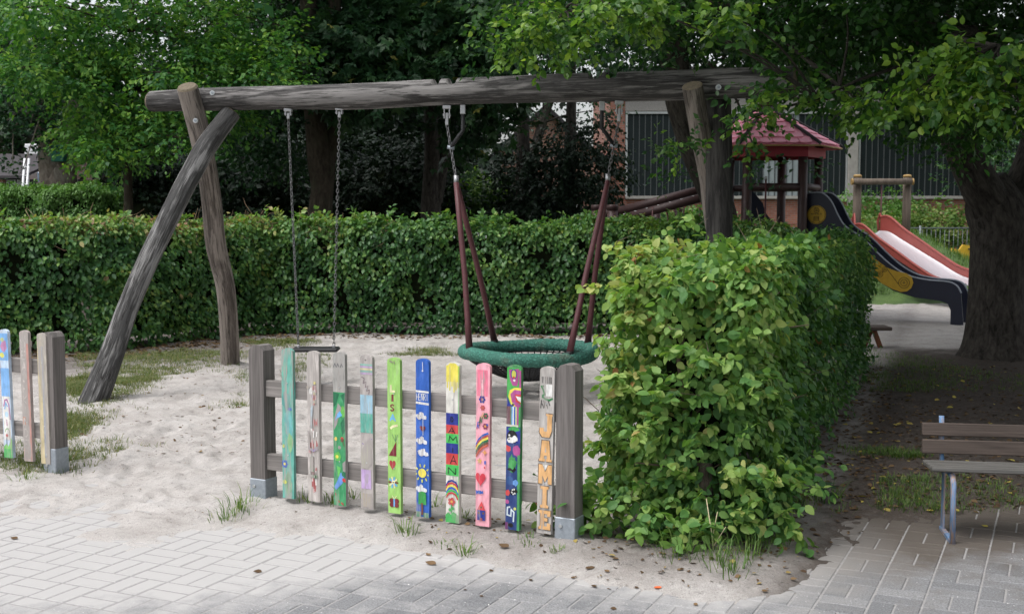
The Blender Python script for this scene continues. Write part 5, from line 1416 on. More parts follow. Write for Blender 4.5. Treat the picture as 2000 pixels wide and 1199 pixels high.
for off in (-.26, .24):
    pn = MB().prism(out, 0, .022, 0, smat(off)).build('side_panel', M['navy'], slide)
    MB().tube([smat(off) @ Vector((x, .011, z + .004)) for x, z in topS], .0135, 6).build('panel_edge', M['navy_edge'], pn)
    if off < 0:
        # round badge and yellow spiral panel on the near side
        dc = (.145, 1.53)
        bd = MB().prism([(dc[0] + .135*math.cos(q*6.2832/36), dc[1] + .135*math.sin(q*6.2832/36)) for q in range(36)], -.014, -.001, 0, smat(off)).build('yellow_badge', M['yellow'], tower)
        mb = MB()
        def ring(cx, cz, r, w, y=-.016):
            mb.tube([smat(off) @ Vector((cx + r*math.cos(q*6.2832/28), y, cz + r*math.sin(q*6.2832/28))) for q in range(28)], w, 5, 0, False, True, True)
        def strk(pts, w, y=-.016): mb.tube([smat(off) @ Vector((x, y, z)) for x, z in pts], w, 5)
        ring(dc[0], dc[1], .125, .0028); ring(dc[0], dc[1] + .062, .036, .0038); ring(dc[0], dc[1] + .062, .014, .003)
        strk([(dc[0] - .03, dc[1] + .105), (dc[0] - .01, dc[1] + .088)], .004)
        strk([(dc[0] - .01, dc[1] + .06), (dc[0] + .01, dc[1] + .06)], .003)
        for k, ch in enumerate('WESTFALIA'):
            for sg_ in LET[ch]: strk([(dc[0] - .078 + .0178*k + .012*x, dc[1] + .002 + .018*y) for x, y in sg_], .0022)
        for q in range(4): strk([(dc[0] - .036, dc[1] - .028 - .018*q), (dc[0] + .036, dc[1] - .028 - .018*q)], .0036)
        for sg in (-1, 1): strk([(dc[0] + sg*.036, dc[1] - .025), (dc[0] + sg*.036, dc[1] - .085), (dc[0] + sg*.055, dc[1] - .1), (dc[0] + sg*.04, dc[1] - .108)], .0034)
        mb.build('badge_print', M['ink'], bd)
        yp = [(.62, 1.22), (.78, 1.12), (1.0, .905), (1.16, .79), (1.30, .74), (1.42, .72), (1.50, .67), (1.525, .59), (1.50, .515), (1.44, .465), (1.36, .455), (1.25, .49), (1.1, .565), (.98, .655), (.93, .69), (.95, .72), (.87, .745), (.88, .79), (.79, .82), (.80, .87), (.70, .90), (.72, .96), (.62, 1.0), (.64, 1.06), (.55, 1.10)]
        yb = MB().prism(yp[::-1], -.016, -.001, 0, smat(off)).build('yellow_panel', M['yellow'], tower)
        mb = MB()
        for cx, cz, rs in ((1.40, .585, (.075, .045, .012)), (1.07, .70, (.038, .015)), (1.13, .765, (.034, .013))):
            for r in rs: ring(cx, cz, r, .0032, -.019)
        strk([(.70, 1.10), (1.033, .705)], .0034, -.019); strk([(1.165, .77), (1.33, .56)], .0034, -.019); strk([(1.10, .72), (1.115, .745)], .0034, -.019)
        for x, z in ((1.02, .86), (1.07, .83), (.95, .68)): strk([(x, z), (x + .012, z - .003)], .006, -.019)
        mb.build('spiral_print', M['ink'], yb)
chp = [(0, 1.36), (.25, 1.34), (.45, 1.22), (.8, .93), (1.1, .68), (1.4, .50), (1.75, .42), (2.0, .40)]
cs = [tuple(p[:2]) for p in spline([(x, z, 0, 0) for x, z in chp], 40)]
MB().add([smat(0) @ Vector((x, y, z)) for x, z in cs for y in (-.235, .237)], [(2*i, 2*i+2, 2*i+3, 2*i+1) for i in range(39)], 0, True).build('chute', M['chute'], slide)
# posts beside the slide mouth
for off in (-.33, .33):
    q0 = S0 + SN*off - SD*.05
    MB().tube([(q0.x, q0.y, 1.2), (q0.x, q0.y, 1.98)], .042, 10).build('gate_post', M['tower'], tower)
# tube ramp that climbs to the tower from the left
ra = at(1203, 432, 18.9); rb = at(1392, 381, 18.35)
rm = []
for (dy, dz) in ((0, 0), (.55, .115)):
    tb = MB().tube([ra + Vector((-.05, dy, dz)), rb + Vector((0, dy, dz))], .066, 14).build('ramp_tube', M['tower'], tower)
    if dy == 0:
        for k in range(8):
            p = (ra + Vector((-.05, dy, dz))).lerp(rb, .12 + .115*k) + Vector((0, -.02, .058))
            MB().tube([p, p + Vector((0, 0, .008))], .022, 8).build('bolt_cap', M['white'], tb)
for (u, Y, zt) in ((1165, 19.5, 1.66), (1196, 18.8, 1.66)):
    p = at(u, 410, Y)
    ps = MB().tube([(p.x, Y, -.05), (p.x, Y, zt - .06)], .082, 14).build('ramp_post', M['tower'], tower)
    MB().tube([(p.x, Y, zt - .06), (p.x, Y, zt), (p.x, Y, zt + .02)], [.09, .09, .08], 14).build('post_cap', M['tower'], ps)
MB().tube([at(1165, 416, 19.5), at(1196, 416, 18.8)], .05, 8).build('ramp_crossbar', M['tower'], tower)
for (u, Y) in ((1282, 19.0), (1325, 18.7)):
    p = at(u, 420, Y); MB().tube([(p.x, Y, -.05), (p.x, Y, 1.62)], .065, 12).build('ramp_post', M['tower'], tower)
for (u0, u1) in ((1275, 1272), (1302, 1310), (1336, 1333), (1368, 1362), (1366, 1371)):
    MB().tube([at(u0, 405, 18.62), at(u1, 470, 18.62)], .012, 6).build('rope', M['burgundy'], tower)
# ================================================================== red hillside slide
M['red_slide'] = plain('red_slide', (.28, .058, .048), .45, 0, .14, 10, .4)
red = thing('hill_slide', (6.4, 21, 0), 'red sided slide with bright steel chute running down the grass mound', 'slide')
H0 = Vector((6.38, 21.9, 0)); H1 = Vector((7.45, 19.55, 0)); HD = (H1 - H0); HLn = HD.length; HD.normalize(); HN = Vector((-HD.y, HD.x, 0))
def hm(s, o, z): return H0 + HD*s + HN*o + Vector((0, 0, z))
chn = [(0, 1.18), (.25, 1.16), (.6, 1.02), (1.0, .86), (1.5, .66), (1.95, .48), (2.35, .40), (HLn + .05, .385)]
cz = [tuple(p[:2]) for p in spline([(x, z, 0, 0) for x, z in chn], 40)]
MB().add([hm(x, y, z + (.05 if abs(y) > .2 else 0)) for x, z in cz for y in (-.27, -.19, .19, .27)], [(4*i + j, 4*i + j + 4, 4*i + j + 5, 4*i + j + 1) for i in range(39) for j in range(3)], 0, True).build('chute', M['chute'], red)
for sd_ in (-1, 1):
    rl = []
    for (x, z) in cz:
        hgt = (.20 if sd_ > 0 else .06) + .10*math.exp(-((x - .1)/.35)**2) - .16*sstep(HLn - .5, HLn, x) + .03*math.sin(x*2.6)
        rl.append((x, z + float(hgt)))
    vs = []
    for (x, z), (x2, z2) in zip(cz, rl): vs += [hm(x, sd_*.285, z - .06), hm(x, sd_*.285, z2), hm(x, sd_*.31, z - .06), hm(x, sd_*.31, z2)]
    fsx = []
    for i in range(39): fsx += [(4*i, 4*i+4, 4*i+5, 4*i+1), (4*i+2, 4*i+3, 4*i+7, 4*i+6)]
    sp_ = MB().add(vs, fsx, 0, True).build('side', M['red_slide'], red)
    tp = [hm(x, sd_*.297, z) for x, z in rl]
    MB().tube([hm(-.02, sd_*.297, 1.05), hm(-.08, sd_*.297, 1.40), hm(-.02, sd_*.297, 1.53)] + tp + [hm(HLn + .10, sd_*.297, rl[-1][1] - .06), hm(HLn + .11, sd_*.297, .30)], .024, 8).build('handrail', M['red_slide'], red)
MB().add([hm(x, y, z - o_) for x, z in cz for y, o_ in ((-.262, .0), (-.262, .22 + .05))], [(2*i, 2*i+1, 2*i+3, 2*i+2) for i in range(39)], 0, False).build('underside', M['roof_dark'], red)
tf = thing('timber_goal', (6.8, 22.3, 1.2), 'short timber goal frame standing over the top of the red slide', 'frame')
for u, Y in ((1675, 22.2), (1772, 22.2)):
    p = at(u, 352, Y); zb = float(mound_z(p.x, Y)) - .05
    ps = MB().tube([(p.x, Y, zb), (p.x, Y, p.z + .05)], .075, 12).build('post', M['frame_wood'], tf)
    MB().tube([(p.x, Y, p.z + .05), (p.x, Y, p.z + .085), (p.x, Y, p.z + .10)], [.078, .074, .05], 12).build('post_cap', M['gold_wood'], ps)
pa_, pb_ = at(1666, 355, 22.08), at(1781, 355, 22.08)
bmm = MB().tube([pa_, pb_], .056, 10).build('crossbar', M['frame_wood'], tf)
for p, s_ in ((pa_, -1), (pb_, 1)): MB().tube([p, p + Vector((.03*s_, 0, 0))], .061, 10).build('bar_end', M['gold_wood'], bmm)
q = at(1722, 362, 22.1); MB().tube([q, (q.x, 22.1, float(mound_z(q.x, 22.1)))], .014, 6).build('rope', M['burgundy'], tf)
# yellow spring animal in the distance
sp0 = at(1881, 500, 27.0); zz0 = float(mound_z(sp0.x, 27.0))
tyk = thing('spring_rider', (sp0.x, 27, zz0), 'small yellow spring rider beyond the mound beside the big trunk', 'spring rider')
MB().tube([(sp0.x + .06*math.cos(t), 27 + .06*math.sin(t), zz0 + .3*t/25) for t in np.linspace(0, 25, 60)], .012, 6).build('spring', M['railing'], tyk)
by = zz0 + .3
MB().prism([(sp0.x - .25, by), (sp0.x + .2, by), (sp0.x + .24, by + .2), (sp0.x + .12, by + .36), (sp0.x - .02, by + .38), (sp0.x - .1, by + .26), (sp0.x - .26, by + .3), (sp0.x - .3, by + .15)], 26.96, 27.04).build('body', M['yellow'], tyk)
MB().tube([(sp0.x + .1, 26.85, by + .28), (sp0.x + .1, 27.15, by + .28)], .018, 6).build('handle', M['ink'], tyk)

# ================================================================== hedges
LEAFMESH = {}
def leaf_parts(leaves, parent, matname, n, prefer, name='leaf'):
    """the n largest-showing leaves as parts of their own; returns the rest"""
    pos, d, nr, s, t = leaves
    sc = prefer(pos, d, nr, s)
    order = np.argsort(-sc)[:n]
    rest = np.ones(len(pos), bool)
    for i in order:
        k = (matname, int(t[i]*9.99))
        if k not in LEAFMESH:
            me = bpy.data.meshes.new('leaf'); tv, tf = FINE
            me.from_pydata([tuple(p) for p in tv], [], [tuple(f) for f in tf]); me.materials.append(M[matname])
            me.attributes.new('tint', 'FLOAT', 'FACE').data.foreach_set('value', np.full(len(tf), (k[1] + .5)/10, np.float32)); me.update()
            LEAFMESH[k] = me
        ob = link(bpy.data.objects.new(name, LEAFMESH[k]), parent)
        ob.matrix_local = leaf_matrix(np.array(pos[i]) - np.array(wloc(parent)), d[i], nr[i], float(s[i]))
        rest[i] = False
    return [a[rest] for a in leaves]
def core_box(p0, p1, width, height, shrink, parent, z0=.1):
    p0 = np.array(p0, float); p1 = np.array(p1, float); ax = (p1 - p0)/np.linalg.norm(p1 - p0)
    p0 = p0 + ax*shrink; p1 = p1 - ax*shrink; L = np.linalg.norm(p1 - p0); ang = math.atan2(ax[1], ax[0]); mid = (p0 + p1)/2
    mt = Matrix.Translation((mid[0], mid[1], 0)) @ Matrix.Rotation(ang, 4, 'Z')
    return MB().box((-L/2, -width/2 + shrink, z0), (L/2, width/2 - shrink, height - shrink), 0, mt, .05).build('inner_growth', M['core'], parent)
def hedge_stems(p0, p1, parent, step, h, r=.016):
    p0 = Vector((*p0, 0)); p1 = Vector((*p1, 0)); n = int((p1 - p0).length/step)
    mb = MB()
    for k in range(n + 1):
        b = p0.lerp(p1, k/max(1, n)) + Vector((random.uniform(-.1, .1), random.uniform(-.1, .1), -.02))
        pts = [b]
        for q in range(1, 5): pts.append(b + Vector((random.uniform(-.07, .07), random.uniform(-.07, .07), h*q/4)))
        mb.tube(pts, [r*1.4, r*1.2, r, r*.8, r*.5], 6)
        for q in range(3):
            s_ = pts[1 + q]; e_ = s_ + Vector((random.uniform(-.4, .4), random.uniform(-.4, .4), random.uniform(.1, .4)))
            mb.tube([s_, s_.lerp(e_, .5) + Vector((0, 0, .03)), e_], [r*.5, r*.4, r*.2], 4, 0, False)
    return mb.build('stems', M['twig'], parent)

# near hedge, trimmed hornbeam running away from the camera
near = thing('hornbeam_hedge', (NH0[0], NH0[1], 0), 'trimmed hornbeam hedge with yellowing leaves beside the fence post, nearest the camera', 'hedge')
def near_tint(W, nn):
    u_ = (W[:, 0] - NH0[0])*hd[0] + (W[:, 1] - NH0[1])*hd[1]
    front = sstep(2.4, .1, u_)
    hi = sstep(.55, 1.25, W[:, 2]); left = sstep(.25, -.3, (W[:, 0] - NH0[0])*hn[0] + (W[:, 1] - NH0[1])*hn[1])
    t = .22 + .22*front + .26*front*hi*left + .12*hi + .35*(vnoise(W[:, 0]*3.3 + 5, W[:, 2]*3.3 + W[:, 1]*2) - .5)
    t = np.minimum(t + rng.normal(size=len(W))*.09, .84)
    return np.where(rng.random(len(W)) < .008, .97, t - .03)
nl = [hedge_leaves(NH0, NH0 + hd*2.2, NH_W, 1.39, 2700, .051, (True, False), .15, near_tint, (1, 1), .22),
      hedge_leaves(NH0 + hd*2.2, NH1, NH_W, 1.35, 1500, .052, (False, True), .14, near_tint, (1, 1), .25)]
# loose sprays that break the outline
for (s_, o_, z_, n_, r_) in ((.05, -.30, 1.10, 18, .09), (.0, -.32, .80, 16, .10), (.05, -.31, .45, 18, .12), (.2, -.26, 1.36, 16, .11), (.3, .1, 1.40, 16, .11), (.1, .30, 1.15, 16, .12), (.05, .26, .8, 16, .12), (-.02, -.1, 1.24, 16, .12), (.1, -.38, 1.22, 7, .05), (.0, -.38, .62, 8, .06),
                             (-.04, -.42, .20, 16, .12), (-.04, -.54, .20, 9, .07), (.9, .3, 1.40, 14, .13), (1.6, .1, 1.39, 14, .12), (2.4, .1, 1.36, 14, .12), (.7, -.2, 1.41, 14, .13), (-.05, .1, .95, 18, .16), (-.06, -.2, .6, 20, .16), (-.05, .3, .42, 18, .16), (.2, .42, .28, 16, .15), (.6, .42, .3, 16, .15), (.05, 0, .30, 16, .16), (-.10, -.05, .18, 20, .15), (-.12, .18, .20, 20, .15), (-.14, -.28, .22, 18, .13), (-.02, .02, .48, 18, .14), (-.22, .05, .10, 14, .12), (.0, .45, .15, 14, .12), (-.08, -.62, .19, 9, .06), (-.1, -.5, .26, 10, .07), (-.03, .0, .7, 16, .14)):
    c = NH0 + hd*s_ + hn*o_
    q = clump((c[0], c[1], z_), (r_, r_, r_*.8), n_, 9, .052, .3, .35, .5, .13, (.3, .62) if s_ < .5 else (.2, .5))
    q[4][:] = np.clip(q[4] + (.22 if (o_ < -.2 and z_ > .7) else .06), 0, 1)
    nl.append(q)
nl = cat(nl)
eye = np.array([0, 0, CAM_H])
def near_score(pos, d, nr, s):
    v = pos - eye; dist = np.linalg.norm(v, axis=1)
    face = np.abs((unit(nr) * (v/dist[:, None])).sum(1))
    side = sstep(1.3, .2, (pos[:, 0]-NH0[0])*hd[0] + (pos[:, 1]-NH0[1])*hd[1])
    a = np.array([0, 0, 0.])
    outw = -((pos[:, 0]-NH0[0])*hd[0] + (pos[:, 1]-NH0[1])*hd[1])
    return s/dist*face*(.4 + side) + .02*np.clip(outw, -.2, .12)
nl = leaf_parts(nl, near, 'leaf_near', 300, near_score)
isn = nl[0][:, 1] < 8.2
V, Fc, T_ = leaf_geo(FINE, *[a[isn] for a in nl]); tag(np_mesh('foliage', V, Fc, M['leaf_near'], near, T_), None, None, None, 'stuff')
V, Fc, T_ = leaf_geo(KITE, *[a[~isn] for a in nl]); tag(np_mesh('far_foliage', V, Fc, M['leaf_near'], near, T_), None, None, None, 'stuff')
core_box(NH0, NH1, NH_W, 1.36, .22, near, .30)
hedge_stems(NH0 + hd*.12, NH1, near, .28, 1.2)
sk = gr(1355, 1090)
sk = sk + Vector((hd[0]*.20, hd[1]*.20, 0))
MB().tube([(sk.x, sk.y, -.05), (sk.x + .005, sk.y + .01, .3), (sk.x + .01, sk.y + .03, .40)], .038, 12).build('stake', M['bark_brown'], near)
tw_pts = nl[0][isn][::40]
tag(twigs_mesh('twigs', tw_pts, near, 160, .0028, .16), None, None, None, 'stuff')

# rear hedge: comes in from the left, turns and closes the sand pit
rear = thing('hornbeam_hedge', (-3.0, 15.9, 0), 'long trimmed hedge closing the sand pit behind the swings', 'hedge')
def rear_tint(W, nn):
    t = .26 + .40*(vnoise(W[:, 0]*2.3 + 9, W[:, 2]*2.9 + W[:, 1]) - .35) + .13*rng.normal(size=len(W))
    leftish = sstep(-1.6, -4.2, W[:, 0]); topz = sstep(1.12, 1.45, W[:, 2])
    dry = vnoise(W[:, 0]*2.1 + 33, W[:, 1]*2.1 + W[:, 2]*3)
    t = np.minimum(t + topz*.14, .76); t += leftish*topz*np.where(dry > .5, .42, .04)*rng.random(len(W))**.4
    t += np.where((rng.random(len(W)) < .04) & (W[:, 2] > .5), .25, 0)*leftish
    return t
rx_ = (np.array(RH[1]) - np.array(RH[0])); rx_ = rx_/np.linalg.norm(rx_); ry_ = (np.array(RH[2]) - np.array(RH[1])); ry_ = ry_/np.linalg.norm(ry_)
rl_ = [hedge_leaves(RH[0], np.array(RH[1]) + rx_*.35, .9, 1.46, 2200, .064, (True, False), .16, rear_tint, (1, 0), .2),
       hedge_leaves(np.array(RH[1]) - ry_*.35, np.array(RH[2]) + ry_*.3, .9, 1.46, 2000, .064, (False, False), .16, rear_tint, (1, 0), .2),
       hedge_leaves((RH[2][0] - .2, 15.95), (3.6, 15.75), .9, 1.43, 1900, .066, (False, True), .16, rear_tint, (1, 0), .2)]
for k in range(70):
    x = random.uniform(-6.4, 3.2)
    y = np.interp(x, [-7.6, -4.75, -3.5, 3.6], [12.75, 13.95, 15.75, 15.75]) - .1
    rl_.append(clump((x, y, 1.44 + random.uniform(-.02, .05)), (.14, .14, .05), 5, 7, .07, .3, -.2, .4, .13, (.4, .8) if x < -2 else (.35, .62)))
rl_ = cat(rl_)
V, Fc, T_ = leaf_geo(HEXL, *rl_); tag(np_mesh('foliage', V, Fc, M['leaf_hedge'], rear, T_), None, None, None, 'stuff')
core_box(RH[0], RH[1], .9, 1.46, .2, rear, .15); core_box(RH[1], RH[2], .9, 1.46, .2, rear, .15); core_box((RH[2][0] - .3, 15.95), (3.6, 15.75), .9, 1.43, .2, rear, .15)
hedge_stems(RH[0], RH[1], rear, .35, 1.25); hedge_stems(RH[1], RH[2], rear, .35, 1.25)
tp_ = rl_[0][(rl_[0][:, 2] > 1.1) & (rl_[0][:, 0] < -1.5)][::15]
tag(twigs_mesh('dry_twigs', tp_, rear, 420, .004, .2, plain('dry_twig', (.24, .17, .115), .9, 0, .3, 40, .1)), None, None, None, 'stuff')

# clipped hedge at far left
clip = thing('clipped_hedge', (-9.5, 22.5, 0), 'dense bright green clipped hedge with rounded end in front of the low house', 'hedge')
ce = at(222, 400, 22.2)
cl = hedge_leaves((ce.x, 22.7), (-16, 22.7), 1.3, 2.03, 2300, .062, (True, False), .36, lambda W, n: .45 + .25*sstep(1.5, 2.0, W[:, 2]) + .2*(vnoise(W[:, 0]*3, W[:, 2]*3) - .5), (1, 1), .1)
V, Fc, T_ = leaf_geo(KITE, *cl); tag(np_mesh('foliage', V, Fc, M['leaf_box'], clip, T_), None, None, None, 'stuff')
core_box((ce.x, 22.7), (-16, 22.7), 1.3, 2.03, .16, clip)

# ================================================================== trees
def tree_trunk(name, pts, mat, parent, rings=40, n=18, seed=0, bump_=.07):
    return log_mesh(name, pts, mat, parent, rings, n, seed, bump_, (), 0, mat)
def limb(mb, a, b, r0, r1, bend=.2):
    a = Vector(a); b = Vector(b); L = (b - a).length
    m = a.lerp(b, .5) + Vector((random.uniform(-1, 1), random.uniform(-1, 1), random.uniform(0, 1)))*L*bend*.5
    S = spline([(*a, r0), (*m, (r0+r1)/2), (*b, r1)], 9)
    mb.tube([p[:3] for p in S], [max(.004, p[3]) for p in S], 7)
def crown(parent, leaves, mat, tpl=KITE, name='crown'):
    V, Fc, T_ = leaf_geo(tpl, *leaves)
    return tag(np_mesh(name, V, Fc, M[mat], parent, T_), None, None, None, 'stuff')
def make_tree(name, label, trunks, clumps, mat, barkm, leaf=.09, per=10, dens=1.0, tpl=KITE, droop=.35, flat=.55, over=None, limb_from=None, length=.4, tint=(.1, .75), group=None, seed=0, limb_r=.05):
    b = trunks[0][0]
    t = thing(name, (b[0], b[1], 0), label, 'tree', group)
    for k, tp in enumerate(trunks): tree_trunk('trunk', tp, barkm, t, 36, 18, seed + k)
    lv = []; mb = MB()
    for c in clumps:
        (u, v, Y, r) = c[:4]; p = at(u, v, Y); rz = r * (c[4] if len(c) > 4 else .75); tn = c[5] if len(c) > 5 else tint
        n = int(dens * 150 * r**2)
        lv.append(clump(p, (r, r, rz), max(6, n), per, leaf, .45, droop, flat, length, tn))
        if limb_from is not None and r > .15:
            src = min(limb_from, key=lambda q: (Vector(q) - p).length + max(0, q[2] - p.z)*.3)
            limb(mb, src, p, limb_r*(.5 + .5*min(1, r)), .008, .25)
    if over:                                   # the part of the crown above the picture: fewer, larger leaves
        for (x, y, z, rx, ry, rz, n) in over:
            lv.append(clump((x, y, z), (rx, ry, rz), n, 8, leaf*2.4, .35, .3, .6, 1.0, tint))
    if mb.v: mb.build('limbs', barkm, t)
    crown(t, cat(lv), mat, tpl)
    return t

def vary(lst, Y, dY, r, n, seed, jit=28):
    """scatter extra clumps round a list of (u, v) spots"""
    q = random.Random(seed); out = []
    for (u, v) in lst:
        for _ in range(n): out.append((u + q.uniform(-jit, jit), v + q.uniform(-jit, jit), Y + q.uniform(-dY, dY), r*q.uniform(.7, 1.25)))
    return out
# big hornbeam on the right whose branches hang over the picture
tb_ = [(*at(1948, 716, 13.1)[:], .56), (*at(1949, 690, 13.1)[:], .41), (*at(1950, 630, 13.1)[:], .325), (*at(1952, 540, 13.1)[:], .295), (*at(1953, 450, 13.1)[:], .31), (*at(1944, 400, 13.07)[:], .30), (*at(1932, 345, 13.05)[:], .17)]
l1 = [(*at(1950, 430, 13.1)[:], .25), (*at(1912, 360, 12.9)[:], .20), (*at(1880, 290, 12.7)[:], .18), (*at(1850, 200, 12.4)[:], .19), (*at(1810, 90, 12.0)[:], .16), (*at(1740, -60, 11.5)[:], .12)]
l2 = [(*at(1962, 440, 13.15)[:], .29), (*at(2008, 370, 13.3)[:], .27), (*at(2040, 270, 13.5)[:], .25), (*at(2060, 120, 13.8)[:], .22), (*at(2080, -80, 14)[:], .18)]
DK = (.05, .45); BRT = (.38, .85); MD = (.2, .65)  # clump tints: the crown's shade and its lit sprays put into leaf colour
cl_ = []
for c in ((1000, 10, 10, .42), (1085, 25, 10.3, .42), (1160, 0, 10, .5), (1250, 20, 10, .45), (1330, 35, 10.2, .40), (1400, 0, 9.8, .5), (1480, 30, 10, .45), (1550, 10, 9.5, .5), (1620, 50, 10, .5), (1700, 40, 9.6, .5), (1760, 100, 10.4, .52),
          (1830, 50, 10.8, .62), (1900, 20, 10, .62), (1960, 50, 10, .58), (2020, 120, 10, .6), (1440, 55, 10.6, .3), (1290, -10, 9.4, .45), (1650, 0, 9, .5), (1780, 0, 9, .5), (1900, 250, 12.3, .30), (1850, 280, 12.2, .26), (1540, 75, 10.4, .3)):
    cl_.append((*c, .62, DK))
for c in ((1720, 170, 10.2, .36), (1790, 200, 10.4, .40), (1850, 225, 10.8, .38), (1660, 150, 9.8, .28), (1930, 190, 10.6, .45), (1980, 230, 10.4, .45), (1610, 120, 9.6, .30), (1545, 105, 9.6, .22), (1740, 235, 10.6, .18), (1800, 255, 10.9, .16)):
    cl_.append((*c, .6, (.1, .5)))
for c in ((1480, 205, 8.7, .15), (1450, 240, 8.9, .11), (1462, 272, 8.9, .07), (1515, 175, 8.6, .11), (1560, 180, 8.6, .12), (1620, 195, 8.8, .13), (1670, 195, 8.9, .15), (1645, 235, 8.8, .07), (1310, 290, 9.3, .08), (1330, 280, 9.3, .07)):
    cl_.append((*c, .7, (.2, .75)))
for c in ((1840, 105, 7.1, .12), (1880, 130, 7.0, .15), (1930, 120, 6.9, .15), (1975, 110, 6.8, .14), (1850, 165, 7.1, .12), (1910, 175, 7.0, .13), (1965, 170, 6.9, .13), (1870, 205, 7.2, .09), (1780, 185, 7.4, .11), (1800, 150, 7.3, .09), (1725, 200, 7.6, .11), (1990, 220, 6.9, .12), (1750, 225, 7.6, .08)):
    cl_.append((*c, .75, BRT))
for c in ((985, 100, 9.2, .11), (1020, 75, 9.1, .18), (1065, 85, 9.0, .16), (1110, 50, 8.9, .2), (1040, 35, 9.2, .2), (1150, 75, 8.8, .13), (1230, 5, 8.0, .2), (1215, 35, 8.0, .15), (1260, 15, 8.0, .15), (1195, 10, 8.2, .16), (1300, 30, 8.2, .12), (1420, 25, 8.0, .14), (1450, 45, 8.1, .1)):
    cl_.append((*c, .7, (.4, .85)))
big = thing('hornbeam_tree', (at(1948, 700, 13.1).x, 13.1, 0), 'big dark forked hornbeam whose branches overhang the bench and slide', 'tree')
tree_trunk('trunk', tb_, M['bark_dark'], big, 60, 40, 3, .13)
tree_trunk('trunk_fork', l1, M['bark_dark'], big, 40, 18, 4, .06); tree_trunk('trunk_fork', l2, M['bark_dark'], big, 40, 18, 5, .06)
lv = []; mb = MB()
src_pts = [Vector(p[:3]) for p in l1[2:]] + [Vector(p[:3]) for p in l2[2:]]
mains = [Vector(p) for p in (at(1700, 60, 10.8), at(1500, 40, 10.2), at(1250, 10, 9.8), at(1900, 60, 9.0), at(1100, 20, 9.6))]
limb(mb, src_pts[2], mains[0], .10, .06); limb(mb, mains[0], mains[1], .06, .045); limb(mb, mains[1], mains[2], .045, .03); limb(mb, mains[2], mains[4], .03, .018); limb(mb, src_pts[1], mains[3], .09, .04)
limb(mb, mains[1], at(1640, 170, 8.9), .03, .014); limb(mb, at(1760, 130, 9.4), at(1600, 195, 8.7), .016, .006, .1); limb(mb, at(1600, 195, 8.7), at(1475, 225, 8.7), .008, .003, .1); limb(mb, at(1690, 165, 9.0), at(1620, 240, 8.7), .008, .003, .1)
limb(mb, mains[3], at(1950, 90, 7.2), .03, .012); limb(mb, at(1950, 90, 7.2), at(1790, 185, 7.4), .01, .003)
for c in cl_:
    u, v, Y, r = c[:4]; p = at(u, v, Y)
    far_ = Y > 9.3 or r > .3
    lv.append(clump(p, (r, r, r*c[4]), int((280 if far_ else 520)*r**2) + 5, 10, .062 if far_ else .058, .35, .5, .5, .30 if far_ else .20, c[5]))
    if r > .1:
        sm = min(mains + [at(1640, 170, 8.9), at(1950, 90, 7.2), at(1600, 195, 8.7)], key=lambda q: (q - p).length); limb(mb, sm, p, .012, .003, .15)
for (x, y, z, rx, ry, rz, n) in ((4.4, 10.6, 5.2, 4.4, 4.2, 1.5, 5200), (8.0, 13.5, 5.6, 3.6, 3.0, 1.8, 1600), (4.2, 7.2, 4.4, 2.8, 2.8, .9, 2200), (6.8, 9.5, 4.2, 2.6, 3, 1.1, 1800), (6.5, 14.5, 4.8, 2.2, 1.6, 1.0, 700)):
    lv.append(clump((x, y, z), (rx, ry, rz), n, 9, .15, .2, .3, .6, .8, (.1, .6)))
mb.build('limbs', M['bark_dark'], big)
lv = cat(lv)
ok = ~((lv[0][:, 2] < CAM_H + lv[0][:, 1]*.168 - .0) & (lv[0][:, 1] < 6.3))        # nothing hangs into the path in front of the lens
dq = lv[0][:, 1]*_c - (lv[0][:, 2] - CAM_H)*_s; vq = 599.5 - F_PX*(lv[0][:, 1]*_s + (lv[0][:, 2] - CAM_H)*_c)/dq
ok &= ~((lv[3] > .085) & (vq > -40))                      # the large leaves of the upper crown stay out of sight
lv = [a[ok] for a in lv]
def right_score(pos, d, nr, s):
    v = pos - eye; dist = np.linalg.norm(v, axis=1)
    dd = pos[:, 1]*_c - (pos[:, 2]-CAM_H)*_s; u = 1000 + F_PX*pos[:, 0]/dd; vv = 599.5 - F_PX*(pos[:, 1]*_s + (pos[:, 2]-CAM_H)*_c)/dd
    inside = (u > 0) & (u < 2000) & (vv > 0)
    return np.where(inside, s/dist*np.abs((unit(nr)*(v/dist[:, None])).sum(1)), 0)
lv = leaf_parts(lv, big, 'leaf_right', 300, right_score)
cl_near = lv[0][:, 1] < 9.25
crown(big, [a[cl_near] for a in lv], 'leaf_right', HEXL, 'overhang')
crown(big, [a[~cl_near] for a in lv], 'leaf_right', KITE)

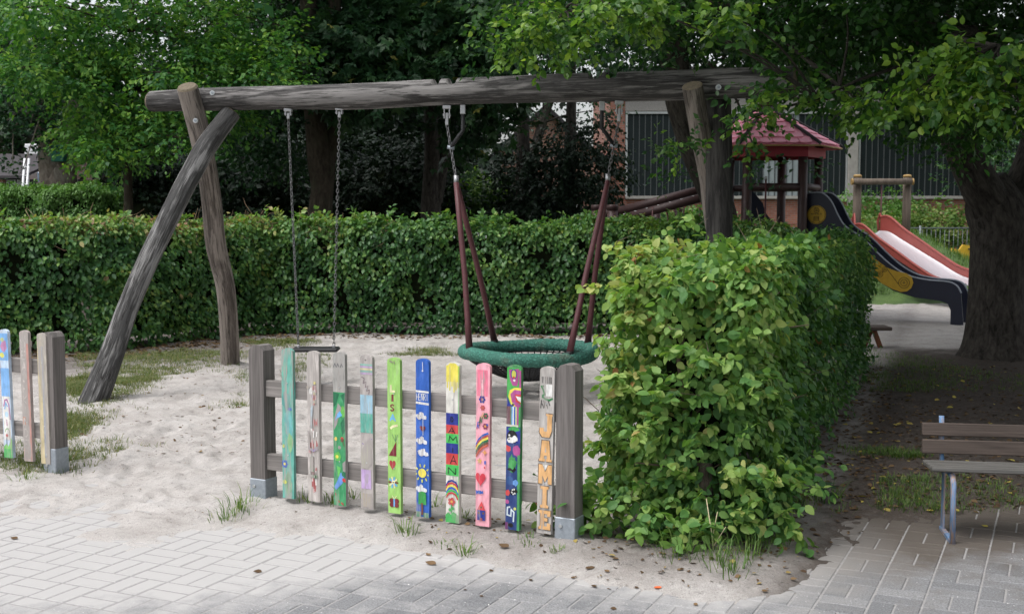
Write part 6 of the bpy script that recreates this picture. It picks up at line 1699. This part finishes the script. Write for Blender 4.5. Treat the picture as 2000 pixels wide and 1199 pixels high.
# leaning tree behind the right legs of the frame
tq = [(*at(1412, 470, 16.9)[:2], -.05, .24), (*at(1410, 440, 16.9)[:], .22), (*at(1392, 380, 16.8)[:], .19), (*at(1362, 310, 16.6)[:], .18), (*at(1342, 250, 16.4)[:], .18), (*at(1325, 180, 16.2)[:], .19), (*at(1310, 60, 16)[:], .17), (*at(1300, -60, 15.9)[:], .15)]
make_tree('leaning_tree', 'dark leaning trunk curving up behind the right swing legs', [tq],
          [(1180, 60, 15.5, .8, .6, DK), (1260, 30, 16, .9, .6, DK), (1340, 60, 16.5, .9, .6, DK), (1430, 40, 16.5, .9, .6, DK), (1540, 60, 17, 1.0, .6, DK), (1640, 40, 17, 1.0, .6, DK), (1300, 120, 16.6, .35, .6, DK), (1460, 110, 17, .45, .6, DK), (1590, 120, 17, .5, .6, DK), (1305, 285, 15.4, .13, .7, BRT), (1325, 330, 16.0, .08, .7, BRT), (1480, 310, 16.2, .18, .7, MD), (1560, 320, 16.2, .15, .7, MD)],
          'leaf_tree', M['bark_dark'], .085, 10, 1.5, KITE, .35, .55, ((2.0, 16.0, 6.2, 2.2, 2.4, 1.4, 420),), [at(1310, 60, 16), at(1300, -40, 15.9)], .4, DK, None, 21, .05)

# slim tree at left with tiers of leaves
slim = [(*at(252, 425, 20)[:2], -.05, .085), (*at(251, 400, 20)[:], .072), (*at(250, 300, 20)[:], .065), (*at(254, 180, 20)[:], .055), (*at(257, 60, 20)[:], .045), (*at(258, -60, 20)[:], .04)]
LU = ((40, 40), (120, 30), (200, 60), (290, 30), (370, 50), (450, 30), (520, 70), (70, 110), (150, 120), (235, 140), (320, 130), (400, 120), (470, 130), (510, 160), (140, 180), (220, 210), (300, 200), (10, 130), (190, 250), (265, 270), (330, 250), (410, 200), (430, 240), (205, 285))
make_tree('slim_tree', 'slim straight tree with spreading tiers of bright green leaves at left', [slim],
          [(u, v, Y, r, .42, (.35, .92) if (u + v) % 3 else (.15, .6)) for (u, v, Y, r) in vary(LU, 19.2, 1.3, .44, 3, 3)],
          'leaf_lit', M['bark_brown'], .092, 10, 1.5, KITE, .45, .7, ((-6.3, 19.5, 7.0, 3.4, 2.8, 1.6, 420),), [at(250, 300, 20), at(254, 180, 20), at(257, 60, 20), at(258, -60, 20)], .42, (.2, .8), None, 31, .028)
# twin trunk tree
tw1 = [(*at(112, 380, 26)[:2], -.05, .46), (*at(112, 372, 26)[:], .42), (*at(106, 345, 26)[:], .30), (*at(98, 310, 26)[:], .25), (*at(94, 280, 26)[:], .22), (*at(88, 200, 26)[:], .18)]
tw2 = [(*at(120, 380, 26)[:2], .0, .34), (*at(124, 355, 26)[:], .27), (*at(128, 330, 26)[:], .235), (*at(131, 300, 26)[:], .21), (*at(136, 250, 26)[:], .19), (*at(146, 160, 26)[:], .15)]
twin = make_tree('twin_trunk_tree', 'thick pale grey tree with two trunks rising behind the clipped hedge', [tw1, tw2],
          [(20, 225, 25.5, .7, .4), (60, 240, 25.2, .45, .4), (-20, 260, 25.2, .5, .5), (25, 318, 24.8, .22, .4), (130, 225, 26, .7, .4), (180, 220, 26, 1.1, .5), (20, 160, 26, 1.3, .6), (100, 140, 27, 1.4, .6), (200, 140, 27, 1.4, .6), (45, 330, 24.6, .22, .6)],
          'leaf_tree', M['bark_grey'], .12, 10, .75, KITE, .4, .6, ((-9.5, 26, 7.5, 3.5, 3.5, 2, 300),), [at(88, 200, 26), at(146, 160, 26)], .5, DK, None, 41)
nb = at(113, 300, 25.6)
bh = thing('nest_box', nb, 'green nest box hanging between the two pale trunks', 'nest box')
M['green_box'] = plain('green_box', (.02, .15, .10), .6, 0, .12, 20)
MB().box((nb.x - .13, 25.55, nb.z - .17), (nb.x + .13, 25.75, nb.z + .14), 0, None, .01).build('box', M['green_box'], bh)
MB().box((nb.x - .16, 25.50, nb.z + .141), (nb.x + .16, 25.77, nb.z + .17), 0, None, .008).build('lid', M['green_box'], bh)
MB().tube([(nb.x, 25.549, nb.z + .03), (nb.x, 25.545, nb.z + .03)], .025, 10).build('entrance_hole', M['ink'], bh)
# forked tree in the middle left
tf1 = [(*at(625, 440, 22)[:2], -.05, .26), (*at(626, 425, 22)[:], .215), (*at(630, 370, 22)[:], .20), (*at(628, 320, 22)[:], .235), (*at(618, 250, 22)[:], .20), (*at(612, 190, 22)[:], .185), (*at(608, 100, 22)[:], .17), (*at(600, -40, 22)[:], .14)]
tf2 = [(*at(634, 345, 22.05)[:], .16), (*at(648, 280, 22.1)[:], .135), (*at(662, 210, 22.1)[:], .125), (*at(662, 120, 22.1)[:], .12), (*at(655, 40, 22.1)[:], .115), (*at(652, -50, 22.1)[:], .11)]
make_tree('forked_tree', 'stout mottled trunk forking behind the seat swing chains', [tf1, tf2],
          [(u, v, Y, r, .6, (.1, .55)) for (u, v, Y, r) in vary(((500, 20), (560, 40), (520, 110), (560, 170), (570, 110), (620, 20), (480, 190), (540, 230), (500, 270), (560, 280), (690, 30)), 23.2, .8, .65, 2, 5)],
          'leaf_tree', M['bark_brown'], .10, 10, .9, KITE, .4, .6, ((-3.6, 22.5, 7.6, 3.4, 3, 2, 380),), [at(608, 100, 22), at(600, -20, 22), at(655, 40, 22.1)], .45, DK, None, 51)
# maple
mp1 = [(*at(842, 440, 24.2)[:2], -.05, .24), (*at(842, 400, 24.2)[:], .20), (*at(846, 300, 24.2)[:], .17), (*at(842, 200, 24.2)[:], .15), (*at(830, 60, 24.2)[:], .13), (*at(825, -60, 24.2)[:], .12)]
mp2 = [(*at(852, 395, 24.2)[:], .13), (*at(868, 300, 24.2)[:], .12), (*at(880, 220, 24.2)[:], .11), (*at(900, 80, 24.2)[:], .09)]
make_tree('maple_tree', 'dense dark green maple with broad leaves above the beam', [mp1, mp2],
          [(u, v, Y, r, .55, (.15, .8)) for (u, v, Y, r) in vary(((690, 70), (740, 30), (790, 70), (840, 30), (890, 70), (940, 30), (720, 130), (780, 150), (840, 120), (900, 140), (960, 100), (1000, 40), (960, 170), (700, 170), (650, 150)), 21.6, .9, .6, 3, 6, 24)] +
          [(935, 222, 22, .36, .6), (980, 235, 22, .26, .6), (920, 262, 22.3, .26, .6), (1000, 205, 22, .28, .6), (950, 285, 22.4, .16, .6), (890, 240, 22.5, .35, .6), (900, 300, 22.5, .25, .6)],
          'leaf_maple', M['bark_dark'], .15, 8, 1.0, MAPLE, .55, .6, ((-1.5, 23, 7.8, 3.6, 3, 2, 380),), [at(842, 200, 24.2), at(830, 60, 24.2), at(900, 80, 24.2)], .42, (.15, .8), None, 61)
# dark conifer in front of the pink house
con = thing('conifer', (at(1085, 430, 27).x, 27, 0), 'dark drooping conifer standing in front of the pink house', 'tree')
ct = [(at(1085, 430, 27).x - .75, 27, -.05, .22), (at(1022, 380, 27).x, 27, 2.0, .18), (at(1022, 250, 27).x, 27, 3.6, .13), (at(1024, 60, 27).x, 27, 5.8, .09)]
tree_trunk('trunk', ct, M['bark_dark'], con, 30, 12, 71)
ct2 = [(at(1110, 430, 27.6).x, 27.6, -.05, .2), (at(1110, 380, 27.6).x, 27.6, 2.0, .17), (at(1115, 280, 27.6).x, 27.6, 3.6, .12), (at(1120, 60, 27.6).x, 27.6, 5.8, .05)]
tree_trunk('trunk', ct2, M['bark_dark'], con, 30, 12, 72)
lv = []
for (u, v, r, n) in ((1040, 380, .7, 1), (1090, 350, .8, 1), (1130, 390, .8, 1), (1150, 330, .6, 1), (1080, 300, .5, 1), (1125, 285, .48, 1), (1050, 320, .5, .9), (1000, 330, .28, .5), (990, 365, .3, .5), (1165, 290, .42, 1), (1175, 360, .55, 1), (1060, 410, .7, 1), (1010, 410, .6, 1), (1140, 245, .24, .6), (1100, 250, .22, .5), (1190, 310, .3, .7), (1030, 285, .3, .7), (970, 320, .2, .5), (1180, 235, .3, .6)):
    lv.append(clump(at(u, v, 27), (r, r, r*.7), int(170*r*r*n) + 6, 14, .10, .3, .9, .3, .55, (.0, .6)))
lv.append(clump((1.3, 27.3, 6.2), (1.6, 1.4, 1.6), 200, 10, .2, .3, .8, .4, .7, (0, .6)))
crown(con, cat(lv), 'leaf_dark')
# light tree behind, whose thin leaves let the sky through
th = [(*at(1045, 430, 36)[:2], -.05, .2), (*at(1040, 330, 36)[:], .16), (*at(1060, 240, 36)[:], .13), (*at(1090, 150, 36)[:], .1), (*at(1110, 20, 36)[:], .08)]
make_tree('airy_tree', 'thin leaved tree against the white sky right of the maple', [th],
          [(1010, 200, 36, .7, .7), (1060, 190, 36, .6, .7), (1120, 190, 36, .7, .7), (1165, 215, 36, .6, .7), (1040, 240, 36, .4, .7), (1130, 230, 36, .5, .7), (1000, 150, 36, 1.2, .7), (1100, 130, 36, 1.3, .7), (1180, 120, 36, 1.2, .7), (1050, 60, 36, 1.6, .7), (1170, 40, 36, 1.6, .7), (980, 290, 35, .35, .7)],
          'leaf_tree', M['bark_dark'], .12, 9, .30, KITE, .4, .5, None, [at(1060, 240, 36), at(1090, 150, 36)], .6, (.05, .5), None, 81, .05)
# dark shrubs behind the rear hedge
for k, (u, v0, w, lab) in enumerate(((300, 300, 2.0, 'dark evergreen shrub right of the slim trunk'), (430, 310, 2.0, 'dark evergreen shrub behind the left swing legs'), (540, 300, 1.9, 'dark evergreen shrub left of the forked trunk'), (700, 270, 2.1, 'tall dark evergreen shrub between the swing chains and the maple trunk'),
                                    (790, 275, 2.0, 'tall dark evergreen shrub behind the maple trunks'), (920, 350, 1.5, 'lower green shrub left of the conifer'))):
    Y = 26.5 + (k % 2)*1.2
    p = at(u, 420, Y); tz = at(u, v0, Y).z
    s_ = thing('evergreen_shrub', (p.x, Y, 0), lab, 'shrub', 'dark shrubs behind the rear hedge')
    MB().tube([(p.x, Y, -.05), (p.x + .1, Y, tz*.5), (p.x, Y, tz*.8)], [.07, .05, .02], 6).build('trunk', M['bark_dark'], s_)
    lv = [clump((p.x + random.uniform(-.7, .7)*w*.6, Y + random.uniform(-.4, .4), z), (w*.55, .8, .55), 130, 12, .13, .3, .3, .5, .4, (.0, .6) if k != 5 else (.5, 1)) for z in np.linspace(.5, tz - .3, 6)]
    crown(s_, cat(lv), 'leaf_dark' if k != 5 else 'leaf_tree')
    core = MB()
    core.tube([(p.x, Y + .55, .0), (p.x, Y + .55, tz*.4), (p.x, Y + .55, tz - .6)], [w*.6, w*.62, w*.3], 14); core.build('inner_growth', M['core'], s_)
# wood far behind, read as one mass
lv = []
for k in range(48):
    u = random.uniform(-150, 960); v = random.uniform(-60, 330) if u < 720 else random.uniform(-60, 190)
    if 150 < u < 440 and v < 210: continue
    lv.append(clump(at(u, v, random.uniform(38, 46)), (2.6, 2.0, 1.8), 60, 8, .40, .3, .3, .5, 1.3, (.0, .5)))
for u in range(430, 930, 70):
    for v in (160, 230, 300, 370):
        if u > 860 and v < 300: continue
        lv.append(clump(at(u + random.uniform(-20, 20), v, random.uniform(33, 37)), (1.6, 1.4, 1.2), 75, 9, .26, .2, .3, .5, .8, (.0, .5)))
for k in range(14):
    lv.append(clump(at(random.uniform(1700, 2300), random.uniform(-60, 150), random.uniform(38, 46)), (2.6, 2.0, 1.8), 60, 8, .40, .3, .3, .5, 1.3, (.0, .5)))
for k in range(26):
    lv.append(clump(at(random.uniform(-150, 900), random.uniform(330, 410), 44), (2.2, 1.5, 1.2), 60, 8, .4, .3, .3, .5, 1.0, (.0, .4)))
V, Fc, T_ = leaf_geo(KITE, *cat(lv)); tag(np_mesh('distant_wood', V, Fc, M['leaf_dark'], None, T_), 'dark distant wood behind the playground trees', 'wood', None, 'stuff')
# bushes in front of the sports hall
for k, (u, v, Y, rx, rz, m_, lab) in enumerate(((1715, 418, 40, 1.9, .75, 'leaf_box', 'low clipped evergreen bush under the ribbed windows, behind the timber goal'), (1700, 445, 36, 1.5, .45, 'grass', 'feathery pale green plants in front of the clipped bush'), (1835, 440, 36, 1.3, .62, 'grass', 'rounded grassy bush right of the timber goal'),
                                               (1770, 428, 38, .6, .5, 'leaf_box', 'variegated shrub between the goal and the grassy bush'), (1330, 440, 38, 1.9, .55, 'leaf_box', 'low leafy shrubs below the tube ramp'), (1945, 310, 36, 1.6, 1.6, 'leaf_tree', 'light green bush seen through the fork of the big tree'), (1260, 440, 37, 1.0, .4, 'grass', 'small bright bush left below the tube ramp'))):
    p = at(u, v, Y)
    s_ = thing('shrub', (p.x, Y, 0), lab, 'shrub')
    MB().tube([(p.x, Y, -.05), (p.x, Y, p.z)], [.05, .02], 6).build('trunk', M['bark_brown'], s_)
    zs = [p.z] if rz > 1 else [p.z, p.z*.5]
    lv = [clump((p.x, Y, z), (rx, .8, rz), int(220*rx), 10, .11, .3, .25, .5, .35, (.3, .9)) for z in zs]
    crown(s_, cat(lv), m_)

# ================================================================== grass, weeds and litter
def blades(xy, hgt, nper, spread, tint, wid=.006):
    P = []; Fq = []; T = []
    n = 0
    for (x, y) in xy:
        z = gz(x, y) - .005
        for _ in range(nper):
            a = random.uniform(0, 6.283); r = random.random()*spread; bx_, by_ = x + r*math.cos(a), y + r*math.sin(a)
            h = hgt*random.uniform(.4, 1.15); le = random.uniform(.2, 1.3)*h; a2 = a + random.uniform(-.7, .7)
            dx, dy = math.cos(a2), math.sin(a2); wx, wy = -dy*wid*.5, dx*wid*.5
            pts = [(bx_, by_, z), (bx_ + dx*le*.4, by_ + dy*le*.4, z + h*.65), (bx_ + dx*le, by_ + dy*le, z + h*random.uniform(.75, 1))]
            P += [(pts[0][0]-wx, pts[0][1]-wy, pts[0][2]), (pts[0][0]+wx, pts[0][1]+wy, pts[0][2]), (pts[1][0]+wx*.8, pts[1][1]+wy*.8, pts[1][2]), (pts[1][0]-wx*.8, pts[1][1]-wy*.8, pts[1][2]), (pts[2][0]+wx*.15, pts[2][1]+wy*.15, pts[2][2]), (pts[2][0]-wx*.15, pts[2][1]-wy*.15, pts[2][2])]
            Fq += [(n, n+1, n+2, n+3), (n+3, n+2, n+4, n+5)]; n += 6
            t = random.uniform(*tint); T += [t, t]
    return np.array(P), np.array(Fq), np.array(T)
def patch(u0, v0, u1, v1, n, thr=.5, sc=1.6):
    out = []
    while len(out) < n:
        p = gr(random.uniform(u0, u1), random.uniform(v0, v1))
        if vnoise(p.x*sc + 91, p.y*sc*.6 + 13) + random.uniform(-.15, .15) > thr: out.append((p.x, p.y))
    return out
# sparse grass in the sand
pts = patch(130, 740, 310, 880, 1700, .36, 1.4) + patch(150, 690, 480, 800, 1700, .46, 1.4) + patch(420, 668, 1000, 700, 700, .52, 1.1) + patch(560, 700, 760, 780, 160, .6, 1.4) + patch(130, 870, 240, 930, 120, .5, 2) + patch(0, 860, 120, 930, 220, .45, 2)
P_, F_, T_ = blades(pts, .042, 10, .08, (.0, 1.0), .004)
o = np_mesh('sparse_grass', P_, F_, M['grass_pale'], None, T_); tag(o, 'sparse grass growing through the sand by the left swing legs', 'grass', None, 'stuff')
pts = patch(1500, 940, 1660, 1010, 30, .3) + patch(1720, 940, 2000, 1000, 260, .45, 2) + patch(1690, 690, 2000, 770, 420, .45, 1.2) + patch(1640, 860, 1900, 900, 120, .55, 2)
P_, F_, T_ = blades(pts, .045, 8, .08, (.0, .9), .0035)
o = np_mesh('shade_grass', P_, F_, M['grass'], None, T_); tag(o, 'thin grass in the shade under and behind the bench', 'grass', None, 'stuff')
pts = [(x, y) for x, y in zip(rng.uniform(4.6, 12, 3000), rng.uniform(20.9, 26.5, 3000))]
P_, F_, T_ = blades([(0, 0)], .1, 1, .1, (0, 1))
PP = []; FF = []; TT = []; n = 0
for x, y in pts:
    z = float(mound_z(x, y))
    for _ in range(7):
        a = random.uniform(0, 6.28); h = random.uniform(.05, .13); bx_, by_ = x + random.uniform(-.1, .1), y + random.uniform(-.1, .1); dx, dy = math.cos(a), math.sin(a)
        PP += [(bx_ - dy*.006, by_ + dx*.006, z - .01), (bx_ + dy*.006, by_ - dx*.006, z - .01), (bx_ + dx*h*.5, by_ + dy*h*.5, z + h)]; FF.append((n, n+1, n+2)); n += 3; TT.append(random.random()*.8)
o = np_mesh('mound_grass', PP, FF, M['grass'], None, np.array(TT)); tag(o, 'green grass blades covering the mound', 'grass', None, 'stuff')
# single tufts one can point to
TUFTS = [((470, 1008), .13, 60, .11, 'tallest grass tuft beside the left socket of the painted fence'), ((440, 1018), .10, 40, .09, 'spreading grass tuft left of the painted fence socket'), ((795, 1055), .10, 45, .06, 'grass tuft on the sand below the lime green picket'),
         ((908, 1085), .09, 35, .045, 'small bright grass tuft at paving edge below the pink picket'), ((905, 1030), .10, 40, .05, 'grass tuft at the foot of the yellow topped picket'), ((650, 1005), .09, 40, .09, 'grass tuft below the dark green picket'), ((600, 1000), .08, 35, .07, 'grass tuft below the whitish picket'),
         ((690, 990), .10, 30, .06, 'grass tuft between dark green and faded pickets'), ((850, 1000), .08, 30, .09, 'thin grass between blue and yellow topped pickets'), ((1090, 1095), .05, 22, .04, 'tiny weed left of the right fence socket'), ((1030, 1080), .05, 26, .07, 'flat weed patch below the white picket'),
         ((50, 945), .05, 50, .10, 'low weed patch on sand left of the far fence socket'), ((130, 905), .09, 60, .09, 'grass clump right of the far left fence socket'), ((870, 1072), .04, 26, .07, 'flat green weed on the sand edge below the yellow topped picket')]
for (uv, h, n, sp, lab) in TUFTS:
    p = gr(*uv); P_, F_, T_ = blades([(p.x, p.y)], h*.85, n, sp, (.2, .95), .0045)
    o = np_mesh('grass_tuft', P_ - np.array([p.x, p.y, 0]), F_, M['grass'], None, T_); o.location = (p.x, p.y, 0); tag(o, lab, 'grass tuft', 'tufts along the painted fence')
# weeds and grass at the foot of the near hedge
wl_ = []
for (u, v, h, n) in ((1330, 1110, .16, 60), (1400, 1120, .13, 60), (1460, 1105, .15, 70), (1290, 1085, .14, 60), (1510, 1070, .18, 70), (1240, 1060, .14, 40), (1560, 1000, .16, 70), (1600, 980, .18, 80), (1430, 1135, .12, 60)):
    p = gr(u, v); wl_.append(blades([(p.x, p.y)], h*.8, n, .13, (.1, .8), .004))
off = 0; A1 = []; A2 = []; A3 = []
for P_, F_, T_ in wl_: A1.append(P_); A2.append(F_ + off); A3.append(T_); off += len(P_)
o = np_mesh('weeds', np.vstack(A1), np.vstack(A2), M['grass'], None, np.concatenate(A3)); tag(o, 'long grass and weeds at the foot of the near hedge', 'weeds', None, 'stuff')
for (u, v, s_, lab) in ((1290, 1075, .10, 'dark green broad leaved weed at the foot of the near hedge'), (1470, 1030, .09, 'broad leaved seedling at the right foot of the near hedge'), (1610, 990, .08, 'broad leaf plant beside the path behind the near hedge corner')):
    p = gr(u, v); t_ = thing('broadleaf_weed', (p.x, p.y, 0), lab, 'weed')
    MB().tube([(p.x, p.y, -.01), (p.x, p.y, .09)], .004, 5).build('stem', M['grass'], t_)
    for q in range(6):
        a = q*1.05 + random.random(); V_, F2, T2 = leaf_geo(MAPLE, np.array([[p.x, p.y, .07 + .012*q]]), np.array([[math.cos(a), math.sin(a), .1]]), np.array([[0, 0, 1.]]), np.array([s_*random.uniform(.8, 1.2)]), np.array([.35]))
        np_mesh('leaf', V_, F2, M['leaf_maple'], t_, T2)
stk = gr(1395, 1100); ds = thing('dry_stalk', (stk.x, stk.y, 0), 'pale dry branching stalk at the foot of the near hedge', 'stalk')
M['straw'] = plain('straw', (.52, .44, .28), .8)
MB().tube([(stk.x, stk.y, -.01), (stk.x - .01, stk.y, .12), (stk.x - .04, stk.y, .30)], [.0035, .003, .0018], 5).build('stem', M['straw'], ds)
MB().tube([(stk.x - .005, stk.y, .08), (stk.x + .05, stk.y, .17)], [.0025, .0015], 5).build('branch', M['straw'], ds); MB().tube([(stk.x - .01, stk.y, .12), (stk.x + .012, stk.y, .24)], [.0025, .0015], 5).build('branch', M['straw'], ds)
# leaf litter, uncountable
def litter(n, fn, size, tint):
    P0 = np.array([fn() for _ in range(n)]); z = ground_fields(P0[:, 0], P0[:, 1])[0] + .006
    a = rng.uniform(0, 6.28, n); d = np.column_stack([np.cos(a), np.sin(a), rng.normal(size=n)*.12]); nr = np.column_stack([rng.normal(size=n)*.35, rng.normal(size=n)*.35, np.ones(n)])
    return np.column_stack([P0, z]), d, nr, size*(.5 + rng.random(n)), np.clip(rng.uniform(*tint, n), 0, 1)
def along(a, b, w):
    def f():
        t = random.random(); return (a[0] + (b[0]-a[0])*t + random.gauss(0, w), a[1] + (b[1]-a[1])*t + random.gauss(0, w))
    return f
def inpx(u0, v0, u1, v1):
    def f():
        p = gr(random.uniform(u0, u1), random.uniform(v0, v1)); return (p.x, p.y)
    return f
RF = [(p[0] + .35, p[1] - .62) for p in RH]
lt = cat([litter(900, along(HR0 + hn*.05, HR1 + hn*.05, .16), .035, (0, .75)), litter(130, along(FA + fdir*.9 + fnrm*.0, FB + fdir*.8 + fnrm*.05, .12), .024, (0, .9)), litter(1500, along(RF[0], RF[1], .35), .05, (.1, .8)), litter(900, along(RF[1], RF[2], .3), .05, (.1, .8)), litter(700, along((-3.3, 15.2), (1.4, 15.2), .16), .05, (0, .8)),
          litter(1500, inpx(1640, 720, 2000, 1000), .03, (0, .7)), litter(160, inpx(1640, 720, 2000, 1000), .04, (.85, 1)), litter(80, inpx(1150, 1060, 1600, 1160), .024, (.1, .9)), litter(220, inpx(130, 700, 480, 900), .03, (.2, .8)), litter(70, inpx(150, 760, 1100, 1050), .016, (.2, .7))])
V, Fc, T_ = leaf_geo(HEXL, *lt); o = np_mesh('leaf_litter', V, Fc, M['litter'], None, T_); tag(o, 'small brown and yellow leaf litter scattered under the hedges', 'leaf litter', None, 'stuff')
# single fallen leaves on the paving and sand
FALL = [((852, 1103), .055, .62, 'curled tan leaf on the paving below the yellow topped picket'), ((840, 1086), .035, .7, 'small tan leaf at the sand edge left of the curled one'), ((961, 1114), .03, .35, 'brown leaf on the paving below the pink picket'), ((1034, 1132), .03, .25, 'dark brown leaf on the paving below the dark patterned picket'), ((994, 1086), .06, .45, 'big brown leaf on the sand between pink and patterned pickets'),
        ((1115, 1130), .03, .5, 'tan leaf on the paving straight below the right fence post'), ((1155, 1144), .04, .3, 'brown leaf just right of the tan leaf below the right post'), ((1143, 1119), .045, .4, 'wide brown leaf on sand right of the right fence socket'), ((1195, 1109), .04, .5, 'reddish brown leaf near the hedge foot right of the socket'), ((1190, 1126), .03, .65, 'pale leaf on sand beside the reddish brown leaf'),
        ((1277, 1152), .035, .99, 'orange red leaf on the paving in front of the near hedge'), ((1204, 1189), .03, .4, 'brown leaf at the bottom edge of the paving in the middle'), ((1358, 1184), .03, .75, 'pale leaf on the paving left of the bottom hedge corner'), ((905, 1152), .018, .1, 'tiny dark leaf on the paving, middle bottom'), ((944, 1166), .02, .2, 'tiny brown leaf on the paving near the bottom edge'),
        ((35, 1053), .04, .45, 'single brown leaf on the sandy paving at far left'), ((512, 1117), .04, .35, 'dark brown leaf on the paving below the left fence post'), ((1560, 1040), .07, .8, 'pale green curled leaf beside the path by the hedge corner'), ((1700, 893), .06, .97, 'bright yellow green leaf on dark soil left of the bench'), ((1808, 1000), .04, .95, 'yellow leaf on soil left of the bench leg'), ((1930, 1030), .035, .97, 'yellow leaf on the paving under the bench')]
M['fall_red'] = plain('fall_red', (.62, .12, .03), .7)
M['fall_green'] = plain('fall_green', (.30, .38, .06), .6)
CURL = (np.array([(0,0,.06), (0,.34,0), (0,.70,.02), (0,1,.16), (.22,.16,.16), (.30,.42,.18), (.22,.76,.14), (-.25,.16,.10), (-.34,.42,.08), (-.24,.76,.16)]), FINE[1])
for (uv, s_, t_, lab) in FALL:
    p = gr(*uv); z = max(gz(p.x, p.y), 0) + .003; a = random.uniform(0, 6.28)
    V_, F2, T2 = leaf_geo(CURL, np.array([[0, 0, 0.]]), np.array([[math.cos(a), math.sin(a), 0]]), np.array([[.1, -.2, 1.]]), np.array([s_]), np.array([t_]))
    m_ = M['fall_red'] if 'orange red' in lab else (M['fall_green'] if 'green' in lab else M['litter'])
    o = np_mesh('fallen_leaf', V_, F2, m_, None, T2); o.location = (p.x, p.y, z); tag(o, lab, 'leaf', 'single fallen leaves')
